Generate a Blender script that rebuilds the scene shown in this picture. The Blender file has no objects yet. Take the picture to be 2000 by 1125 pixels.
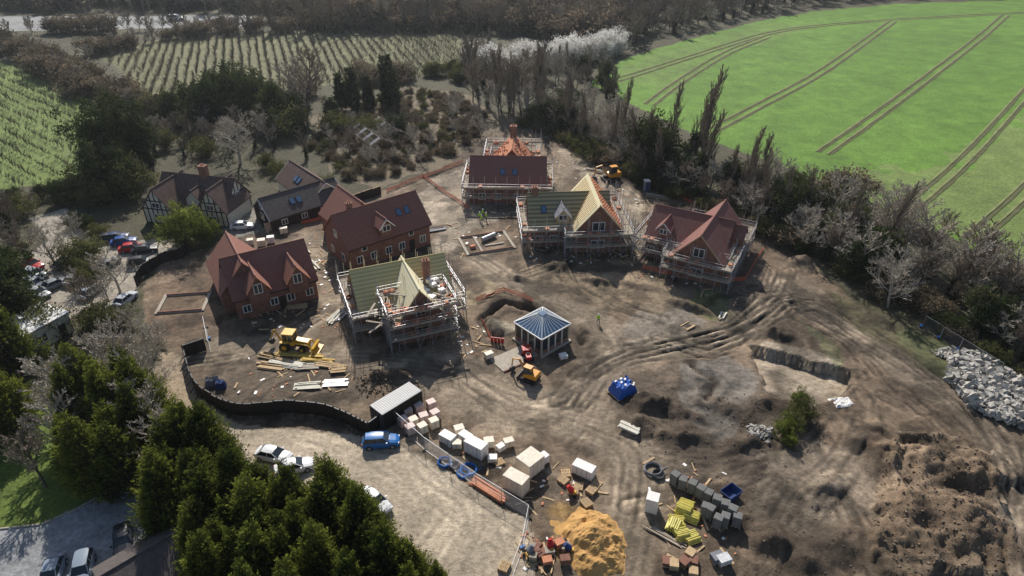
import bpy, math, random, numpy as np
from mathutils import Vector, Matrix
rnd=random.Random(11)
rs=np.random.RandomState(5)
sc=bpy.context.scene
# ---------------------------------------------------------------- survey
H=58.0; TH=math.radians(32); F=1334.0
CT,ST=math.cos(TH),math.sin(TH)
def G(px,py,z=0.0):
    """photogrammetric survey point -> world XY on the level z"""
    u=(px-1000)/F; v=(562.5-py)/F
    t=(H-z)/(ST-CT*v)
    return (u*t,(CT+ST*v)*t)
# ---------------------------------------------------------------- noise
TAB=rs.rand(256,256)
def vn(x,y):
    xi=np.floor(x).astype(int); yi=np.floor(y).astype(int)
    fx=x-xi; fy=y-yi; fx=fx*fx*(3-2*fx); fy=fy*fy*(3-2*fy)
    a=TAB[xi&255,yi&255]; b=TAB[(xi+1)&255,yi&255]; c=TAB[xi&255,(yi+1)&255]; d=TAB[(xi+1)&255,(yi+1)&255]
    return (a*(1-fx)+b*fx)*(1-fy)+(c*(1-fx)+d*fx)*fy
def fbm(x,y,s,o=4,off=0.0):
    v=0;a=.5;t=0
    for i in range(o):
        v=v+a*vn(x/s+17.3*i+off,y/s+31.7*i+off); t+=a; a*=.55; s*=.5
    return v/t
# ---------------------------------------------------------------- materials
MATS={}
def newmat(name):
    m=bpy.data.materials.new(name); m.use_nodes=True; nt=m.node_tree
    for n in list(nt.nodes):
        nt.nodes.remove(n)
    out=nt.nodes.new('ShaderNodeOutputMaterial'); return m,nt,out
def M(name,col=None,rough=.8,var=.25,scale=2.0,bump=0.0,metal=0.0,stretch=None,spec=.3,bscale=None):
    if name in MATS: return MATS[name]
    m,nt,out=newmat(name); N=nt.nodes; L=nt.links
    b=N.new('ShaderNodeBsdfPrincipled'); L.new(b.outputs[0],out.inputs[0])
    b.inputs['Roughness'].default_value=rough; b.inputs['Metallic'].default_value=metal
    b.inputs['Specular IOR Level'].default_value=spec
    tc=N.new('ShaderNodeTexCoord'); mp=N.new('ShaderNodeMapping'); L.new(tc.outputs['Object'],mp.inputs[0])
    if stretch: mp.inputs['Scale'].default_value=stretch
    nz=N.new('ShaderNodeTexNoise'); nz.inputs['Scale'].default_value=scale; nz.inputs['Detail'].default_value=6; nz.inputs['Roughness'].default_value=.65
    L.new(mp.outputs[0],nz.inputs['Vector'])
    mr=N.new('ShaderNodeMapRange'); mr.inputs[1].default_value=.3; mr.inputs[2].default_value=.7
    mr.inputs[3].default_value=1-var; mr.inputs[4].default_value=1+var; L.new(nz.outputs[0],mr.inputs[0])
    mx=N.new('ShaderNodeVectorMath'); mx.operation='SCALE'; mx.inputs[0].default_value=col; L.new(mr.outputs[0],mx.inputs['Scale'])
    L.new(mx.outputs[0],b.inputs['Base Color'])
    if bump:
        n2=N.new('ShaderNodeTexNoise'); n2.inputs['Scale'].default_value=bscale or scale*3; n2.inputs['Detail'].default_value=4; L.new(mp.outputs[0],n2.inputs['Vector'])
        bp=N.new('ShaderNodeBump'); bp.inputs['Strength'].default_value=bump; bp.inputs['Distance'].default_value=.05
        L.new(n2.outputs[0],bp.inputs['Height']); L.new(bp.outputs[0],b.inputs['Normal'])
    MATS[name]=m; return m
def leafmat(name,dark,light,trans=.3):
    m,nt,out=newmat(name); N=nt.nodes; L=nt.links
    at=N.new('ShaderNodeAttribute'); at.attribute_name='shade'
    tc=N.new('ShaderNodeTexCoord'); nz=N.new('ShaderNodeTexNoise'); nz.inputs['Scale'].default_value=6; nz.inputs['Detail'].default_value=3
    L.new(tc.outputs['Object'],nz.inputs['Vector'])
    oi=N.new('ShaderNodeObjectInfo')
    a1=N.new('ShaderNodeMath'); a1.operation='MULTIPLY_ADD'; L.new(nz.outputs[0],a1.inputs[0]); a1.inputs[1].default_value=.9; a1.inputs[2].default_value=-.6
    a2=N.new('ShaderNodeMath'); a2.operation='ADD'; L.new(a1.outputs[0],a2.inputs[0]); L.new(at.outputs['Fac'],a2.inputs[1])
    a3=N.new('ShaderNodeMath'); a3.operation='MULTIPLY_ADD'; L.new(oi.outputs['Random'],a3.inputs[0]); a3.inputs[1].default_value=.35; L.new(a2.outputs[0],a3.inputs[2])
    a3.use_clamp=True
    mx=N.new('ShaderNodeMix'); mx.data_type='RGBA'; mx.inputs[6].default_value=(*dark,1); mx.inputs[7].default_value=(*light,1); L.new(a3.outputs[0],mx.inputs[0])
    d=N.new('ShaderNodeBsdfDiffuse'); t=N.new('ShaderNodeBsdfTranslucent'); ms=N.new('ShaderNodeMixShader'); ms.inputs[0].default_value=trans
    L.new(mx.outputs[2],d.inputs[0]); L.new(mx.outputs[2],t.inputs[0]); L.new(d.outputs[0],ms.inputs[1]); L.new(t.outputs[0],ms.inputs[2]); L.new(ms.outputs[0],out.inputs[0])
    MATS[name]=m; return m
M('brick',(.24,.12,.085),.9,.3,1.5)
M('tile_red',(.28,.125,.09),.75,.28,3,.6,stretch=(1,1,4))
M('tile_brown',(.23,.10,.08),.75,.28,3,.6,stretch=(1,1,4))
M('tile_old',(.13,.085,.07),.85,.35,2,.6)
M('tile_terracotta',(.54,.23,.125),.8,.3,4,.3)
M('slate',(.10,.085,.08),.8,.35,2,.5)
M('lead',(.2,.2,.22),.6,.2)
M('white',(.78,.77,.73),.5,.06)
M('cream',(.66,.62,.52),.8,.15)
M('timber_dark',(.035,.025,.02),.8,.3)
M('timber',(.52,.37,.21),.8,.25,3)
M('timber_yellow',(.62,.42,.10),.7,.2,3)
M('board',(.38,.32,.25),.9,.3,2)
M('steel',(.42,.42,.44),.5,.15,2,metal=.5)
M('glass',(.03,.04,.05),.12,.1,spec=.6)
M('skyglass',(.08,.15,.25),.15,.2,spec=.6)
M('hoard',(.022,.018,.016),.7,.3)
M('concrete',(.42,.37,.30),.9,.2,2,.3)
M('blockgrey',(.17,.17,.16),.9,.2,3,.3)
M('packwhite',(.80,.76,.71),.5,.12,2,.3)
M('packpink',(.66,.50,.45),.55,.15,2,.3)
M('packcream',(.74,.65,.52),.55,.14,2,.3)
M('blue_tarp',(.03,.11,.42),.4,.3,2,.8)
M('blue_pipe',(.02,.17,.50),.4,.1)
M('blue_skip',(.02,.05,.16),.5,.2)
M('yellow_pipe',(.62,.54,.13),.5,.2)
M('yellow_mach',(.68,.40,.04),.4,.15)
M('orange_mach',(.70,.30,.03),.4,.15)
M('red_mach',(.50,.03,.03),.4,.1)
M('rubber',(.02,.02,.02),.8,.2)
M('darkmetal',(.06,.06,.065),.5,.2)
M('orange_net',(.60,.13,.06),.7,.15)
M('sand',(.50,.29,.105),.95,.25,1.0,.9,bscale=4)
M('rock',(.40,.375,.335),.9,.4,1.2,.5)
M('clod',(.19,.145,.10),.95,.3,1.5,.5)
M('bark',(.13,.10,.075),.95,.3)
M('bark_pale',(.38,.34,.28),.95,.3)
M('twig',(.31,.25,.185),.95,.25)
M('twig_pale',(.48,.42,.34),.95,.2)
M('twig_dark',(.22,.175,.13),.95,.2)
M('orchard_wood',(.10,.085,.055),.95,.2)
M('tram',(.105,.105,.045),.95,.3,.4)
M('tram_light',(.21,.23,.09),.95,.3,.4)
M('rubbish',(.6,.6,.6),.6,.3,3)
M('hivis',(.45,.75,.05),.6,.05); M('trouser',(.03,.035,.06),.8,.1); M('skin',(.45,.26,.18),.6,.05); M('helmet',(.8,.8,.78),.3,.02); M('boot',(.04,.03,.02),.7,.1); M('hair',(.05,.03,.02),.7,.1)
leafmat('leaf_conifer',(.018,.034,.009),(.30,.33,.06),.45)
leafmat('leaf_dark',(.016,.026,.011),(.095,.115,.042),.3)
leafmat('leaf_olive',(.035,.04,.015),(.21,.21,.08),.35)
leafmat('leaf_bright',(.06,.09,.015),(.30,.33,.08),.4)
leafmat('leaf_blossom',(.5,.48,.43),(.88,.86,.82),.5)
leafmat('leaf_brush',(.07,.055,.035),(.28,.22,.15),.3)
def stripe(name,c1,c2,sc_):
    m,nt,out=newmat(name); N=nt.nodes; L=nt.links
    b=N.new('ShaderNodeBsdfPrincipled'); b.inputs['Roughness'].default_value=.8; L.new(b.outputs[0],out.inputs[0])
    tc=N.new('ShaderNodeTexCoord'); w=N.new('ShaderNodeTexWave'); w.bands_direction='Z'; w.inputs['Scale'].default_value=sc_; w.inputs['Distortion'].default_value=.3
    L.new(tc.outputs['Object'],w.inputs['Vector'])
    r=N.new('ShaderNodeMix'); r.data_type='RGBA'; r.inputs[6].default_value=(*c1,1); r.inputs[7].default_value=(*c2,1); L.new(w.outputs['Fac'],r.inputs[0])
    L.new(r.outputs[2],b.inputs['Base Color']); MATS[name]=m
stripe('roof_batten',(.46,.40,.16),(.70,.56,.29),.75)
stripe('roof_felt',(.76,.68,.42),(.86,.77,.52),.75)
stripe('roof_slategreen',(.14,.155,.095),(.42,.32,.17),.6)
stripe('corr',(.62,.60,.57),(.76,.74,.71),3)
def paint(name,col):
    if name in MATS: return name
    m=M(name,col,.33,.03,spec=.35); return name
# ---------------------------------------------------------------- mesh builder
class MB:
    def __init__(s): s.v=[]; s.f=[]
    def add(s,vs,fs):
        o=len(s.v); s.v+=[tuple(p) for p in vs]; s.f+=[tuple(i+o for i in f) for f in fs]
    def boxm(s,Mx,sz):
        x,y,z=[k/2 for k in sz]
        vs=[Mx@Vector(p) for p in [(-x,-y,-z),(x,-y,-z),(x,y,-z),(-x,y,-z),(-x,-y,z),(x,-y,z),(x,y,z),(-x,y,z)]]
        s.add(vs,[(0,3,2,1),(4,5,6,7),(0,1,5,4),(1,2,6,5),(2,3,7,6),(3,0,4,7)])
    def box(s,c,sz,rz=0,rx=0,ry=0):
        s.boxm(Matrix.Translation(c)@Matrix.Rotation(rz,4,'Z')@Matrix.Rotation(ry,4,'Y')@Matrix.Rotation(rx,4,'X'),sz)
    def tube(s,p0,p1,r0,r1=None,n=5,cap=True):
        if r1 is None: r1=r0
        p0=Vector(p0);p1=Vector(p1); d=(p1-p0)
        if d.length<1e-6: return
        d.normalize(); a=d.orthogonal().normalized(); b=d.cross(a)
        vs=[]
        for p,r in((p0,r0),(p1,r1)):
            for i in range(n):
                t=2*math.pi*i/n; vs.append(p+(a*math.cos(t)+b*math.sin(t))*r)
        fs=[(i,(i+1)%n,n+(i+1)%n,n+i) for i in range(n)]
        if cap: fs+=[tuple(range(n-1,-1,-1)),tuple(range(n,2*n))]
        s.add(vs,fs)
    def prism(s,prof,y0,y1):
        n=len(prof); vs=[(x,y0,z) for x,z in prof]+[(x,y1,z) for x,z in prof]
        s.add(vs,[tuple(range(n)),tuple(range(2*n-1,n-1,-1))]+[(i,i+n,(i+1)%n+n,(i+1)%n) for i in range(n)])
class Thing:
    def __init__(s,name,x=0,y=0,z=None,rz=0,sc_=1):
        s.name=name; s.parts={}; s.bev={}
        s.loc=(x,y,Zat(x,y) if z is None else z); s.rz=rz; s.s=sc_
    def p(s,part,mat,bev=0):
        if part not in s.parts: s.parts[part]=(MB(),mat); s.bev[part]=bev
        return s.parts[part][0]
    def done(s):
        e=bpy.data.objects.new(s.name,None); sc.collection.objects.link(e); e.empty_display_size=.1
        e.location=s.loc; e.rotation_euler=(0,0,s.rz); e.scale=(s.s,)*3
        for k,(mb,mat) in s.parts.items():
            if not mb.v: continue
            me=bpy.data.meshes.new(k); me.from_pydata(mb.v,[],mb.f); me.materials.append(MATS[mat]); me.update()
            o=bpy.data.objects.new(k,me); o.parent=e; sc.collection.objects.link(o)
            if s.bev[k]:
                b=o.modifiers.new('b','BEVEL'); b.width=s.bev[k]; b.segments=2
        return e
def build_quads(name,V,Q,midx,mats,shade=None):
    me=bpy.data.meshes.new(name); V=np.asarray(V,dtype=np.float32); Q=np.asarray(Q,dtype=np.int32)
    me.vertices.add(len(V)); me.vertices.foreach_set('co',V.ravel())
    me.loops.add(Q.size); me.loops.foreach_set('vertex_index',Q.ravel())
    me.polygons.add(len(Q)); me.polygons.foreach_set('loop_start',np.arange(len(Q),dtype=np.int32)*4)
    for m in mats: me.materials.append(MATS[m])
    if midx is not None: me.polygons.foreach_set('material_index',np.asarray(midx,dtype=np.int32))
    if shade is not None:
        a=me.attributes.new('shade','FLOAT','POINT'); a.data.foreach_set('value',np.asarray(shade,dtype=np.float32))
    me.update(calc_edges=True); return me
# ---------------------------------------------------------------- ground
def lines(a,b,st,lo,hi,g,mx=40):
    core=list(np.arange(a,b+1e-6,st)); s=st; x=core[-1]
    while x<hi: s=min(s*g,(4 if x<420 else mx) if x<600 else 300); x+=s; core.append(x)
    s=st; x=core[0]; pre=[]
    while x>lo: s=min(s*g,(4 if x>-300 else mx) if x>-600 else 300); x-=s; pre.append(x)
    return np.array(pre[::-1]+core)
xs=lines(-88,98,.3,-3000,3000,1.05)
y1=np.arange(22,150,.3); y2=np.arange(150,300,.8); 
ys=np.concatenate([lines(22,22.2,.3,-400,22,1.15)[:-1],y1,y2,lines(300,301,1.2,300,5000,1.05)[0:]])
ys=np.unique(np.round(ys,3))
ys=ys[np.concatenate([[True],np.diff(ys)>.15])]
X,Y=np.meshgrid(xs,ys)
def inpoly(X,Y,P):
    r=np.zeros(X.shape,bool); n=len(P)
    for i in range(n):
        x1,y1_=P[i]; x2,y2_=P[(i+1)%n]
        if y1_==y2_: continue
        c=((y1_>Y)!=(y2_>Y))&(X<(x2-x1)*(Y-y1_)/(y2_-y1_)+x1); r^=c
    return r
WX=(fbm(X,Y,6,3)-.5)*2; WY=(fbm(X,Y,6,3,50)-.5)*2
C=np.empty(X.shape+(3,)); C[:]=(.08,.072,.042)
Z=np.zeros(X.shape)
def gp(px): return [G(*p) for p in px]
def zone(px,col,warp=1.5,a=1.0):
    m=inpoly(X+WX*warp,Y+WY*warp,gp(px)); C[m]=C[m]*(1-a)+np.array(col)*a; return m
def smooth(pts,n=6):
    P=[np.array(p,float) for p in pts]; P=[2*P[0]-P[1]]+P+[2*P[-1]-P[-2]]; out=[]
    for i in range(1,len(P)-2):
        for k in range(n):
            t=k/n; out.append(.5*((2*P[i])+(-P[i-1]+P[i+1])*t+(2*P[i-1]-5*P[i]+4*P[i+1]-P[i+2])*t*t+(-P[i-1]+3*P[i]-3*P[i+1]+P[i+2])*t**3))
    out.append(P[-2]); return out
def sub(P,pad):
    a=np.array(P); i0,i1=np.searchsorted(xs,[a[:,0].min()-pad,a[:,0].max()+pad]); j0,j1=np.searchsorted(ys,[a[:,1].min()-pad,a[:,1].max()+pad])
    return slice(j0,j1),slice(i0,i1)
def dist(P,sl):
    x=X[sl];y=Y[sl]; d=np.full(x.shape,1e9)
    for a,b in zip(P[:-1],P[1:]):
        ab=b-a; l=ab@ab+1e-9; t=np.clip(((x-a[0])*ab[0]+(y-a[1])*ab[1])/l,0,1)
        d=np.minimum(d,np.hypot(x-a[0]-t*ab[0],y-a[1]-t*ab[1]))
    return d
def band(px,w,col,a=1.0,closed=False):
    P=smooth(gp(px)); sl=sub(P,w+3); d=dist(P,sl)+WX[sl]*w*.18+(fbm(X[sl],Y[sl],1.5,2)-.5)*w*.25
    m=np.clip(1-(d-w*.35)/(w*.3),0,1)*a; C[sl]=C[sl]*(1-m[...,None])+np.array(col)*m[...,None]
    Z[sl]*=(1-m*.7)
def ruts(px,depth=.08,half=.95,jit=0,n=1,dark=.4):
    for k in range(n):
        P=[np.array(p) for p in gp(px)]
        ox,oy=rnd.gauss(0,jit),rnd.gauss(0,jit)
        P=[p+np.array([ox+rnd.gauss(0,jit*.4),oy+rnd.gauss(0,jit*.4)]) for p in P]
        P=smooth(P); sl=sub(P,3); d=dist(P,sl)+(fbm(X[sl],Y[sl],1.2,2,k*3.)-.5)*.35
        brk=np.clip(fbm(X[sl],Y[sl],4,3,k*7.)*3.4-1.2,0,1)
        g=np.exp(-((d-half)/.24)**2)*brk; r=(np.exp(-((d-half-.5)/.22)**2)+np.exp(-((d-half+.5)/.22)**2))*brk
        Z[sl]+=-depth*g+depth*.6*r; C[sl]*=(1-dark*g+.2*r)[...,None]
def lump(px,py,rx,ry,h,rot=0,rough=.4,col=None):
    cx,cy=G(px,py); P=[(cx,cy)]; R_=max(rx,ry)*1.6; sl=sub(P,R_)
    x=X[sl]-cx;y=Y[sl]-cy; c,s=math.cos(rot),math.sin(rot); u=(x*c+y*s)/rx; v=(-x*s+y*c)/ry
    d=np.hypot(u,v)+(fbm(X[sl],Y[sl],2.5,3,px)-.5)*.9
    m=np.clip(1-d,0,1); m=m*m*(3-2*m); n=fbm(X[sl],Y[sl],1.1,4,py)
    Z[sl]+=m*h*(1-rough+2*rough*n)
    if col is not None:
        a=np.clip(m*3,0,.8)[...,None]; C[sl]=C[sl]*(1-a)+np.array(col)*a
mud=(.185,.135,.092); dmud=(.10,.073,.051); road=(.31,.25,.18); yard=(.43,.355,.262); gravel=(.22,.215,.20)
# fields
field=[(1150,165),(1210,118),(1290,92),(1380,68),(1480,42),(1590,22),(1750,8),(2150,-6),(2700,60),(2700,700),(2010,560),(1870,470),(1740,410),(1600,350),(1480,310),(1330,250),(1230,200)]
fm=zone(field,(.125,.235,.032),1)
zone([(1650,330),(1850,330),(2050,180),(2500,300),(2500,700),(2010,560),(1870,470),(1740,410)],(.20,.23,.08),10,.6)
zone([(1180,140),(1300,95),(1500,45),(1600,50),(1400,110),(1300,180)],(.17,.23,.06),6,.4)
orch2=[(190,105),(330,72),(560,62),(900,50),(895,135),(780,150),(640,165),(520,190),(400,215),(300,190)]
zone(orch2,(.175,.17,.085),1)
orch1=[(-200,90),(20,125),(120,160),(200,205),(215,300),(170,350),(60,365),(-200,390)]
zone(orch1,(.17,.225,.06),1)
zone([(-300,34),(480,30),(520,50),(300,56),(-300,66)],(.30,.30,.29),1)
zone([(600,230),(780,170),(900,180),(960,220),(1090,260),(1000,270),(900,310),(740,370),(640,330)],(.18,.145,.095),3)
# site
site=[(265,565),(300,520),(450,470),(560,430),(700,400),(740,370),(860,338),(910,290),(980,250),(1080,258),(1200,310),(1300,370),(1480,430),(1560,490),(1660,570),(1780,660),(1920,730),(2100,850),(2400,1400),(300,1400),(760,1125),(420,800),(350,720),(310,640)]
zone(site,mud,2)
sm=inpoly(X,Y,gp(site))
big=fbm(X,Y,14,4,3.)
C[sm]*=(.6+.8*big[sm])[...,None]
Z[sm]+=((fbm(X,Y,5,4)-.5)*.85)[sm]
Z[sm]+=((fbm(X,Y,1.4,3,11.)-.5)*.28)[sm]
# grass, drives, yards (photo left/bottom)
zone([(-100,820),(90,790),(230,900),(260,960),(80,1030),(-100,1060)],(.13,.18,.035),1)
my=zone([(405,790),(470,830),(560,835),(700,850),(755,838),(830,895),(930,960),(1030,1015),(1050,1090),(1040,1200),(700,1300),(400,1200),(300,900),(330,690),(365,700),(385,770)],yard,.8)
md=zone([(-100,1045),(80,1025),(215,960),(262,965),(300,1020),(420,1180),(500,1400),(-100,1400)],(.32,.325,.33),.3)
mc=zone([(50,425),(130,405),(150,440),(200,475),(330,470),(345,500),(275,535),(255,580),(240,620),(170,600),(110,640),(30,660),(40,520),(90,470)],(.38,.335,.275),1)
mb=zone([(310,690),(340,690),(390,790),(360,830),(320,760)],(.44,.34,.23),.6)
zone([(420,395),(480,390),(520,450),(440,470)],(.26,.24,.2),.6)
flat=my|md|mc|mb
Z[flat]*=.12
# darker churned zones
zone([(380,740),(480,690),(700,720),(720,790),(640,800),(480,805),(400,780)],(.145,.112,.08),2,.8)
zone([(1180,720),(1300,690),(1480,740),(1560,820),(1600,900),(1400,960),(1230,930)],(.12,.092,.067),4,.8)
zone([(1340,730),(1410,700),(1470,760),(1460,820),(1390,830)],(.215,.20,.175),5,.5)
zone([(1230,600),(1330,590),(1400,650),(1300,670),(1200,700)],(.225,.20,.165),4,.6)
zone([(1020,520),(1200,500),(1330,570),(1300,620),(1200,620)],(.265,.20,.13),4,.8)
zone([(1290,500),(1500,540),(1560,580),(1440,600),(1330,560)],(.13,.10,.072),4,.6)
zone([(560,700),(700,690),(820,700),(830,760),(700,770)],(.13,.10,.072),3,.55)
zone([(880,540),(960,520),(1000,570),(930,600)],(.36,.285,.18),3,.8)
zone([(1490,660),(1640,700),(1600,780),(1480,720)],(.36,.295,.22),1,.8)
zone([(1340,560),(1440,590),(1430,650),(1350,600)],(.12,.16,.045),5,.5)
zone([(1560,630),(1640,680),(1620,720)],(.12,.14,.06),3,.5)
zone([(1600,560),(1700,570),(1880,680),(1960,740),(1850,750),(1700,690)],(.08,.072,.038),4,.8)
zone([(1750,640),(1850,670),(1900,720),(1830,740)],(.10,.12,.045),3,.5)
zone([(840,350),(925,320),(930,380),(1000,400),(900,450),(830,440),(810,380)],(.40,.33,.25),3,.7)
zone([(1080,290),(1200,330),(1260,390),(1230,450),(1150,360)],(.36,.295,.22),3,.7)
zone([(290,560),(420,520),(440,620),(380,650),(310,640)],(.14,.095,.062),2,.8)
zone([(1700,760),(1900,830),(1980,1125),(1700,1200),(1650,950)],(.205,.15,.10),4,.8)
zone([(1460,880),(1650,860),(1700,1000),(1640,1125),(1480,1125)],(.235,.188,.138),4,.7)
# compacted haul roads
rc=(.285,.225,.16)
band([(330,720),(420,690),(560,660),(640,600),(650,560),(600,470)],5,rc,.8)
band([(440,680),(620,690),(740,700),(900,715),(1000,770),(1100,780),(1170,730),(1200,670),(1130,610),(1020,560),(940,510),(870,480)],5,rc,.9)
band([(870,480),(900,445),(960,420),(1010,400)],5,(.40,.33,.25),.9)
band([(1010,415),(1090,350),(1110,300)],4,rc,.7)
band([(860,740),(980,800),(1120,810),(1220,870),(1240,960),(1210,1100),(1200,1300)],7,rc,.8)
band([(1120,800),(1180,720),(1290,680),(1420,650),(1510,590),(1560,560)],6,(.235,.185,.132),.8)
band([(1560,590),(1700,680),(1800,740),(1900,810),(1970,900),(2000,1000),(1990,1200)],5,(.26,.205,.148),.8)
band([(760,850),(850,880),(1000,900),(1100,960),(1180,1040)],3,(.26,.21,.155),.5)
# tyre marks
for px in ([(1120,790),(1190,710),(1290,680),(1420,650),(1500,590),(1530,530)],[(1130,740),(1240,690),(1380,670),(1480,630),(1560,590),(1700,680),(1830,770),(1940,860),(1985,980),(1980,1200)]):
    ruts(px,.11,.95,.9,6,.52)
ruts([(1290,660),(1400,690),(1480,650),(1580,600),(1680,640),(1900,790),(2010,950)],.11,.95,.7,4,.5)
ruts([(1460,560),(1520,570),(1560,620),(1640,660),(1720,730),(1800,800)],.11,.95,.8,3,.5)
ruts([(870,480),(940,510),(1020,560),(1130,610),(1200,670),(1160,740),(1060,790),(960,770),(860,720),(700,700),(500,690)],.02,.95,.5,4,.22)
ruts([(900,730),(1000,800),(1120,830),(1220,880),(1235,960),(1200,1100),(1190,1250)],.035,.95,.9,4,.28)
ruts([(760,850),(880,850),(1000,870),(1120,860),(1180,760)],.035,.95,.9,2,.25)
ruts([(1230,880),(1350,900),(1480,890),(1540,850),(1600,800),(1660,740)],.08,.95,.9,3,.42)
ruts([(1240,980),(1400,940),(1500,900),(1640,960),(1690,1060),(1700,1200)],.07,.95,1.1,3,.4)
ruts([(1500,1125),(1560,1000),(1650,900),(1690,800),(1670,750)],.07,.95,1.1,4,.42)
ruts([(1440,1125),(1480,1000),(1540,930),(1640,900),(1720,960)],.07,.95,1.1,2,.35)
ruts([(1720,760),(1800,800),(1860,860),(1900,950)],.07,.95,1.,3)
ruts([(640,600),(560,650),(470,690),(360,710)],.03,.95,.5,3,.28)
ruts([(470,790),(520,740),(600,720)],.06,.95,.8,3)
ruts([(1030,530),(1090,520),(1130,560),(1200,590),(1290,620)],.11,.95,1.2,4,.4)
ruts([(1000,400),(1070,360),(1100,310),(1180,340),(1260,400),(1240,470)],.04,.95,.8,3,.3)
ruts([(830,900),(880,960),(900,1010),(860,1090)],.0,.95,1.2,5,.13)
ruts([(600,860),(760,900),(900,1010),(1000,1080)],.0,.95,1.4,4,.11)
def ring(cx,cy,r,depth,dark,n):
    x0,y0=G(cx,cy)
    for k in range(n):
        rr=r*(1+.12*k); P=[np.array([x0+rr*math.cos(t),y0+rr*math.sin(t)]) for t in np.linspace(.4*k,5+.4*k,30)]
        sl=sub(P,2); d=dist(P,sl); g=np.exp(-(d/.2)**2); Z[sl]-=depth*g; C[sl]*=(1-dark*g)[...,None]
ring(900,1030,4,.0,.16,4); ring(1590,630,3,.06,.3,3)
# spoil heaps and pits
for a in [(1200,500,4,2,1.0,.3),(1090,520,4,2,.9,0),(1280,790,6,3,1.6,-.4),(1240,830,4,3,1.2,0),(1340,860,5,3,1.3,.2),(1420,800,5,2.4,.9,-.5),
          (1560,510,4,3,.9,0),(1520,650,3,2.5,1.,0),(730,745,4,2,.7,.2),(760,735,3,2,.9,0),(900,545,2,4,1.2,.3),(930,560,2,3,1.,.2),(1140,640,1.5,2.5,.7,0),(310,600,3,2,.8,0),(400,620,3,1.5,.6,0),
          (1480,1040,6,3,.9,-.6),(1560,1080,6,3,1.,-.6),(1460,870,4,2,.9,.4),(990,500,3,1.5,.7,0),(1010,545,3,1.2,.8,-.4),(1250,560,5,1.5,.9,-.4),(1350,600,5,1.2,.9,-.5),(1170,550,4,1.5,.9,-.2),(940,650,1.5,2,.5,0),(1640,1060,5,3,.9,.3),(1700,850,5,2.5,.9,.5),(1600,960,5,2,.8,.5),(1500,790,4,2,1.,.1),(1560,800,3,1.6,.9,.1),(1500,540,4,1.6,.8,-.4),(1720,900,5,2,1.,.8)]:
    lump(a[0],a[1],a[2],a[3],a[4],a[5],.75,dmud if a[4]>.85 else None)
mm=[(1740,860),(1840,850),(1940,900),(1960,1010),(1990,1100),(1850,1180),(1740,1150),(1700,1000)]
m=inpoly(X+WX*4,Y+WY*4,gp(mm))
rid=1-np.abs(fbm(X,Y,3.6,5,9.)-.5)*4
Z[m]+=(.2+.8*rid+.8*(fbm(X,Y,1.1,3)-.5))[m]
C[m]*=(.75+.4*np.clip(rid,0,1))[m][...,None]
for a in [(1780,900,6,4,1.),(1880,930,5,4,1.2),(1840,1010,7,4,1.2),(1920,1060,5,4,1.),(1760,1060,4,3,.8)]: lump(*a,0,.8,(.16,.112,.072))
def trench(px,w,dep,col=dmud):
    P=[np.array(p) for p in gp(px)]; sl=sub(P,w+2); d=dist(P,sl)+(fbm(X[sl],Y[sl],1,2)-.5)*.4
    m=np.clip((w-d)/.3,0,1); Z[sl]=Z[sl]*(1-m)-dep*m; r=np.exp(-((d-w-.9)/.5)**2); Z[sl]+=r*.35
    C[sl]=C[sl]*(1-m[...,None])+np.array(col)*m[...,None]
trench([(935,625),(985,590),(1035,602),(1110,640),(1135,668)],.7,1.4)
trench([(935,625),(960,655),(1010,650)],.7,1.4)
trench([(1350,715),(1400,745),(1380,780)],.4,.5)
# dug-out bay with a steep back edge that ramps up towards the haul road
pit=gp([(1470,668),(1550,692),(1650,716),(1650,760),(1600,800),(1500,770),(1468,700)])
pm=inpoly(X+WX*1.6+(fbm(X,Y,1.5,2)-.5)*.9,Y+WY*1.6,pit); yt=np.interp(X,[pit[0][0],pit[1][0],pit[2][0]],[pit[0][1],pit[1][1],pit[2][1]])
dep=np.clip(1-(yt-Y)/11.0,0,1)
Z[pm]=(-1.8*dep+(fbm(X,Y,1.5,3)-.5)*.35)[pm]; C[pm]=C[pm]*.4+np.array((.34,.275,.20))*.6
lump(980,640,3,2,.3,0,.5,(.42,.36,.26))
band([(1105,1000),(1130,1030),(1100,1070)],3.2,(.50,.31,.12),.8)
def pad(x,y,r,rz=0,ry=None):
    ry=ry or r; sl=sub([(x,y)],max(r,ry)*1.5); c,s=math.cos(rz),math.sin(rz); u=(X[sl]-x)*c+(Y[sl]-y)*s; v=-(X[sl]-x)*s+(Y[sl]-y)*c
    m=np.clip((1.25-np.maximum(np.abs(u)/r,np.abs(v)/ry))/.25,0,1); Z[sl]*=(1-m)
for p in [(500,545,10),(720,480,11),(790,600,11),(990,360,12),(1110,440,12),(1365,490,12),(385,390,11),(590,380,12),(1058,660,5),(950,475,6),(360,590,5.5),(775,800,5),(1262,370,2),(580,680,5),(540,710,5)]:
    x,y=G(p[0],p[1]); pad(x,y,p[2])
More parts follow.
